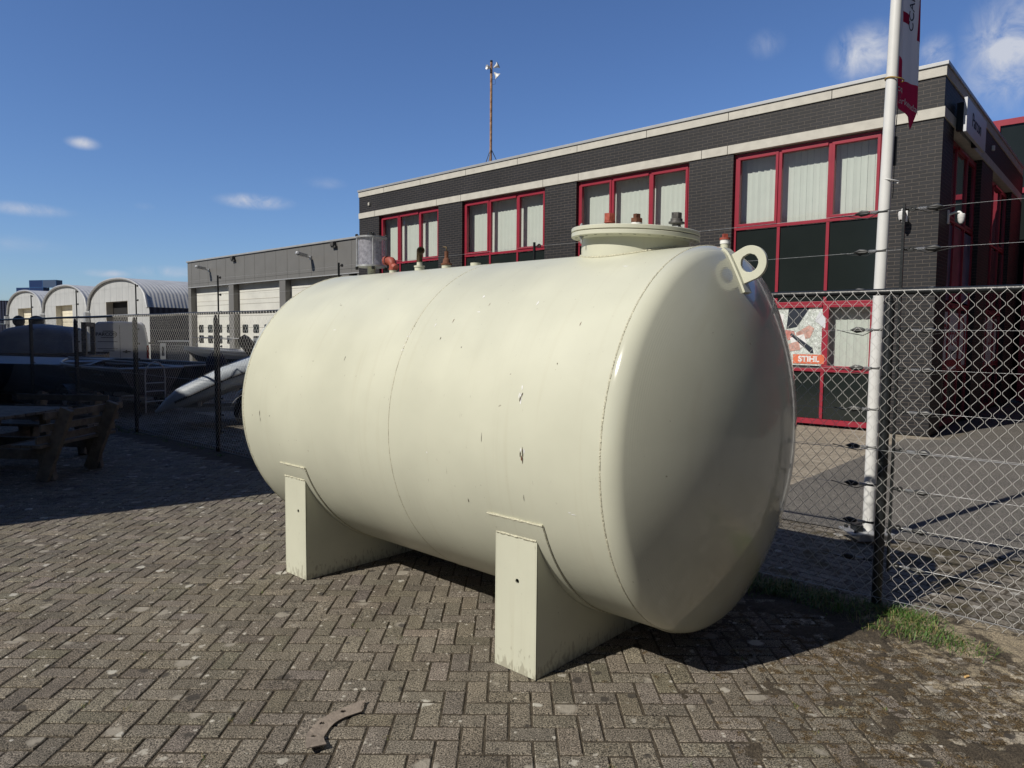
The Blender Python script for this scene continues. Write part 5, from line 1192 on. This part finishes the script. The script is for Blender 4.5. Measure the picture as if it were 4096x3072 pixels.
s=MB(); s.path([(3.6,.1,1.36),(3.5,.25,1.62),(2.6,.55,1.60),(1.9,.65,1.56)],.012,6); s.path([(3.6,-.1,1.36),(3.5,-.25,1.62),(2.6,-.55,1.60),(1.9,-.65,1.56)],.012,6); s.build('bow_rail',['galv'],wb_)
s=MB()
for (x,y,z,r) in ((-.2,-.1,1.02,.15),): s.path([(x+.0,y,.55),(x-.05,y,.95)],.08,8); s.ball((x-.05,y,1.18),.20,12,8,(1.1,.8,1.25))
s.build('outboard',['blackplastic'],wb_)
trailer(wb_,3.6,1.6,.38,1.3,'orange')
# tilted black outboard
to=thing('tilted_outboard','black outboard motor tilted up in front of the right garage door','outboard motor',(-7.95,21.4,0),R_(10))
s=MB(); s.path([(-.28,0,1.64),(-.18,0,1.52),(.0,0,1.28),(.12,0,1.06)],[.14,.20,.19,.12],12); s.path([(.10,0,1.10),(.30,0,.75),(.34,0,.5)],[.07,.06,.04],8); s.build('cowl',['blackplastic'],to,True,ang=50)
s=MB(); s.bar((.3,0,0),(.3,0,.6),.08,.08); s.bar((.0,0,.03),(.6,0,.03),.5,.05); s.bar((.05,-.25,1.03),(.35,.25,1.03),.05,.05); s.build('stand',['galv'],to)
# aluminium skiffs
def skiff(x,y,rz,L,B,z,label,dark,ladder):
    c=thing('open_skiff',label,'boat',(x,y,0),rz,'open skiffs in the shade beyond the fence'); g=hull(L,B,.62,sheer=.18,bowrake=.25); s=MB(); add_hull(s,g)
    for i in range(len(s.v)): v=s.v[i]; s.v[i]=(v[0],v[1],v[2]+z)
    s.build('hull',[dark],c,True,ang=40,fix=False)
    s=MB(); g2=[[(x_,y_,z_+z) for x_,y_,z_ in r] for r in g]; gunwale(s,g2,.028,0); s.build('gunwale',['alu'],c)
    s=MB()
    for t in (.25,.5,.75):
        r=g2[int(t*len(g2))][-1]; s.box(r[0]-.13,r[0]+.13,-r[1]+.02,r[1]-.02,r[2]-.16,r[2]-.13)
    r=g2[-5][-1]; s.prism([(r[0],-r[1]+.01,r[2]-.02),(r[0],r[1]-.01,r[2]-.02),(g2[-1][-1][0]-.02,0,g2[-1][-1][2]-.02)],(0,0,-.02))
    s.build('thwart',['hullblue'],c,False)
    if ladder:
        s=MB(); q=lambda yy,zz:(-.12,yy,zz+z)
        s.path([q(-.22,-.35),q(-.22,.45),q(-.2,.62),q(-.1,.73),q(0,.76),q(.1,.73),q(.2,.62),q(.22,.45),q(.22,-.35)],.016,8)
        for zz in (.30,.12,-.10): s.path([q(-.22,zz),q(.22,zz)],.014,6)
        s.build('boarding_ladder',['galv'],c)
    trailer(c,L,B,z-.05,L*.42,'hulldark')
    return c
skiff(-7.9,15.4,R_(146),3.6,1.7,.36,'dark open aluminium skiff with a boarding ladder on its near stern','hulldark',True)
skiff(-7.6,17.6,R_(160),4.6,1.9,.34,'larger open skiff just behind the one with the boarding ladder','hulldark',False)
# red can on a crate
rc=thing('fuel_can','red plastic fuel can at the stern of the rear skiff','fuel can',(-8.55,19.0,.63),R_(15))
s=MB(); s.box(-.17,.17,-.09,.09,0,.17); s.build('body',['redplastic'],rc,False,bevel=.025); s=MB(); s.path([(-.10,0,.16),(-.08,0,.215),(.08,0,.215),(.10,0,.16)],.018,8); s.lathe([(.03,.16),(.03,.20),(.0001,.2)],(-.13,0,0),n=10); s.build('handle',['redplastic'],rc)
cr=thing('plastic_crate','small dark crate carrying the red fuel can','crate',(-8.55,19.0,0),R_(15))
s=MB(); 
for i in range(5): s.box(-.25,.25,-.19,-.17,.02+.12*i,.11+.12*i); s.box(-.25,.25,.17,.19,.02+.12*i,.11+.12*i); s.box(-.25,-.23,-.17,.17,.02+.12*i,.11+.12*i); s.box(.23,.25,-.17,.17,.02+.12*i,.11+.12*i)
for x in (-.25,.22):
    for y in (-.19,.16): s.box(x-.004,x+.034,y-.004,y+.034,0,.63)
s.box(-.25,.25,-.19,.19,.60,.625); s.build('slatted_sides',['hulldark'],cr,False)
# pale hulled boat (pale grey deck)
pb=thing('covered_day_boat','blue grey boat with pale smooth deck standing low in front of the tarpaulin trailer','boat',(-10.1,17.9,-.10),R_(172))
g=hull(5.4,2.1,.78,sheer=.10,bowrake=.3); s=MB(); add_hull(s,g,0,0)
for i in range(len(s.v)): v=s.v[i]; s.v[i]=(v[0],v[1],v[2]+.28)
s.build('hull',['hullblue'],pb,True,ang=50,fix=False)
s=MB(); tp=[(r[-1][0],r[-1][1],r[-1][2]+.28) for r in g]; m=8
vs=[]
for t in tp: vs+=[(t[0],t[1]*(2*j/m-1),t[2]+.13*(1-(2*j/m-1)**2)*min(1,(5.7-t[0])/1.5)) for j in range(m+1)]
s.add(vs,[(i*(m+1)+j,(i+1)*(m+1)+j,(i+1)*(m+1)+j+1,i*(m+1)+j+1) for i in range(len(tp)-1) for j in range(m)]); s.build('deck',['rib'],pb,True,ang=60,fix=False)
s=MB(); s.bar((.6,-.8,.15),(4.2,-.8,.15),.10,.30); s.bar((.6,.8,.15),(4.2,.8,.15),.10,.30); s.build('cradle',['rustbrown'],pb,False)
# tarpaulin load on a flat trailer
tt=thing('flatbed_trailer','brown flatbed trailer with wooden side panels left of the white van','trailer',(-12.35,20.6,0),R_(194))
# local +x runs to the left in the photo
s=MB(); s.box(-.2,6.5,-1.05,1.05,.96,1.10); s.box(-.2,6.5,-1.08,-1.0,1.10,1.16); s.box(-.2,6.5,1.0,1.08,1.10,1.16); s.build('deck',['rustbrown'],tt,False,bevel=.008)
s=MB()
for y in (-.42,.32): s.box(-.02,.10,y,y+.10,1.10,2.02)
s.box(-.02,.10,-.42,.42,1.92,2.04); s.build('headboard_frame',['wood'],tt,False,bevel=.006)
s=MB(); s.box(-.18,.05,-1.06,1.06,.55,.96); s.build('tail_beam',['rustbrown'],tt,False)
for i in range(4):
    s=MB(); s.box(2.0+i*.95,2.9+i*.95,.96,1.0,1.17,2.0); s.box(2.0+i*.95,2.08+i*.95,1.0,1.05,1.17,2.0); s.build('side_panel',['wood'],tt,False)
for x in (2.4,3.3):
    for y in (-.85,.85):
        s=MB(); s.lathe([(.0001,-.1),(.22,-.1),(.38,-.1),(.40,0),(.38,.1),(.22,.1),(.0001,.1)],(x,y,.40),(0,1,0),18); s.build('wheel',['tyre'],tt)
tl_=thing('tarpaulin_bundle','bulky load under a blue grey tarpaulin on the brown flatbed trailer','tarpaulin',(-12.35,20.6,1.165),R_(194))
s=MB(); n,m=40,16; vs=[]
for i in range(n+1):
    u=i/n; x=.16+u*1.95
    prof=(sin(PI*min(1,max(0,u*1.02)))**.12 if 0<u<1 else 0)
    for j in range(m+1):
        t=PI*j/m; y=.88*cos(t)*(abs(cos(t))**-.35 if abs(cos(t))>.05 else 1); y=max(-.92,min(.92,y)); z=.80*(sin(t)**.24 if 0<j<m else 0)*max(.02,prof)
        z*=1+.05*noise.noise(Vector((x*2,y*2,0))); y+=.03*noise.noise(Vector((x*3,z*4,5)))
        vs.append((x+.03*noise.noise(Vector((y*4,z*3,2))),y,z))
s.add(vs,[(i*(m+1)+j,(i+1)*(m+1)+j,(i+1)*(m+1)+j+1,i*(m+1)+j+1) for i in range(n) for j in range(m)]); s.build('sheet',['tarp'],tl_,True,ang=70,fix=False)
# two black outboards poking above
for k,(x,y,z,lab) in enumerate(((-15.4,20.8,0,'black outboard cowl above the trailer side panels, left of the two'),(-14.85,20.8,0,'black outboard cowl above the trailer side panels, right of the two'))):
    c=thing('outboard_motor',lab,'outboard motor',(x+(0 if k==0 else -.0),y+1.2,0),R_(10+20*k),'black outboards above the trailer')
    s=MB(); s.ball((0,0,2.08),.17,14,8,(1.0 if k==0 else 1.25,.9,1.05)); s.build('cowl',['blackplastic'],c,True,ang=70); s=MB(); s.path([(0,0,0),(0,0,2.0)],.10,8); s.build('leg',['blackplastic'],c)
# dark box trailer with pale door frame
bt_=thing('box_trailer','low dark box trailer with a pale door frame near the grey garage','trailer',(-17.35,34.6,0),R_(8))
s=MB(); s.box(0,1.55,0,2.4,.35,1.32); s.build('body',['hulldark'],bt_,False,bevel=.02)
s=MB(); s.box(.05,.30,-.03,0,.45,.62); s.box(.05,.30,-.03,0,1.08,1.25); s.box(.05,.11,-.03,0,.62,1.08); s.box(.24,.30,-.03,0,.62,1.08); s.box(-.05,1.6,-.05,2.45,1.325,1.37); s.build('door_frame',['alu'],bt_,False)
for y in (.5,1.2):
    s=MB(); s.lathe([(.0001,-.08),(.26,-.08),(.28,0),(.26,.08),(.0001,.08)],(.15,y,.28),(1,0,0),14); s.build('wheel',['tyre'],bt_)
# ================================================================ SMALL THINGS
db=MB()
outer=[(-.875,2.918),(-.883,2.964),(-.863,3.061),(-.838,3.104),(-.813,3.139),(-.780,3.172),(-.745,3.198),(-.715,3.222),(-.686,3.238)]
inner=[(-.800,2.925),(-.801,2.950),(-.797,3.000),(-.787,3.040),(-.772,3.068),(-.750,3.095),(-.720,3.118),(-.698,3.134),(-.678,3.150)]
holes=[(-.768,3.142),(-.838,3.045),(-.845,2.935)]
def zf(x,y): # warps up towards the near end
    return .006+max(0,(2.96-y))*.16+max(0,y-3.17)*.12
# fine grid strip so that holes can be cut by leaving cells out
NU,NV=90,14
def lerp_list(L,t): k=min(len(L)-2,int(t*(len(L)-1))); f=t*(len(L)-1)-k; return (L[k][0]*(1-f)+L[k+1][0]*f,L[k][1]*(1-f)+L[k+1][1]*f)
oL=[(-.842,2.812),(-.862,2.865)]+outer; iL=[(-.770,2.856),(-.788,2.893)]+inner
grid=[]
for i in range(NU+1):
    a=lerp_list(oL,i/NU); c=lerp_list(iL,i/NU)
    for j in range(NV+1):
        f=j/NV; grid.append((a[0]*(1-f)+c[0]*f,a[1]*(1-f)+c[1]*f))
th_=.005; top=[(x,y,zf(x,y)+th_) for x,y in grid]; bot=[(x,y,zf(x,y)) for x,y in grid]; NN=len(grid)
keep={}
for i in range(NU):
    for j in range(NV):
        cx=(grid[i*(NV+1)+j][0]+grid[(i+1)*(NV+1)+j+1][0])/2; cy=(grid[i*(NV+1)+j][1]+grid[(i+1)*(NV+1)+j+1][1])/2
        keep[(i,j)]=not any(((cx-hx)/.0125)**2+((cy-hy)/.0105)**2<1 for hx,hy in holes) and not (i>NU-5 and rnd.random()<.4)
fs=[]
for (i,j),k in keep.items():
    if not k: continue
    a=i*(NV+1)+j; q=(a,a+NV+1,a+NV+2,a+1); fs.append(q); fs.append(tuple(NN+v for v in reversed(q)))
    for (di,dj,e0,e1) in ((-1,0,a,a+1),(1,0,a+NV+2,a+NV+1),(0,-1,a+NV+1,a),(0,1,a+1,a+NV+2)):
        if not keep.get((i+di,j+dj),False): fs.append((e0,e1,NN+e1,NN+e0))
db.add(top+bot,fs)
tag(db.build('flange_fragment',['plasticarc'],None,True,ang=50),'broken curved grey flange piece with bolt holes lying on the foreground paving','debris')
s=MB(); s.path([(2.358,3.530,.010),(2.384,3.541,.010)],.0055,10); o=s.build('cigarette_butt',['butt']); tag(o,'small orange cigarette butt on the mossy paving at lower right','cigarette butt')
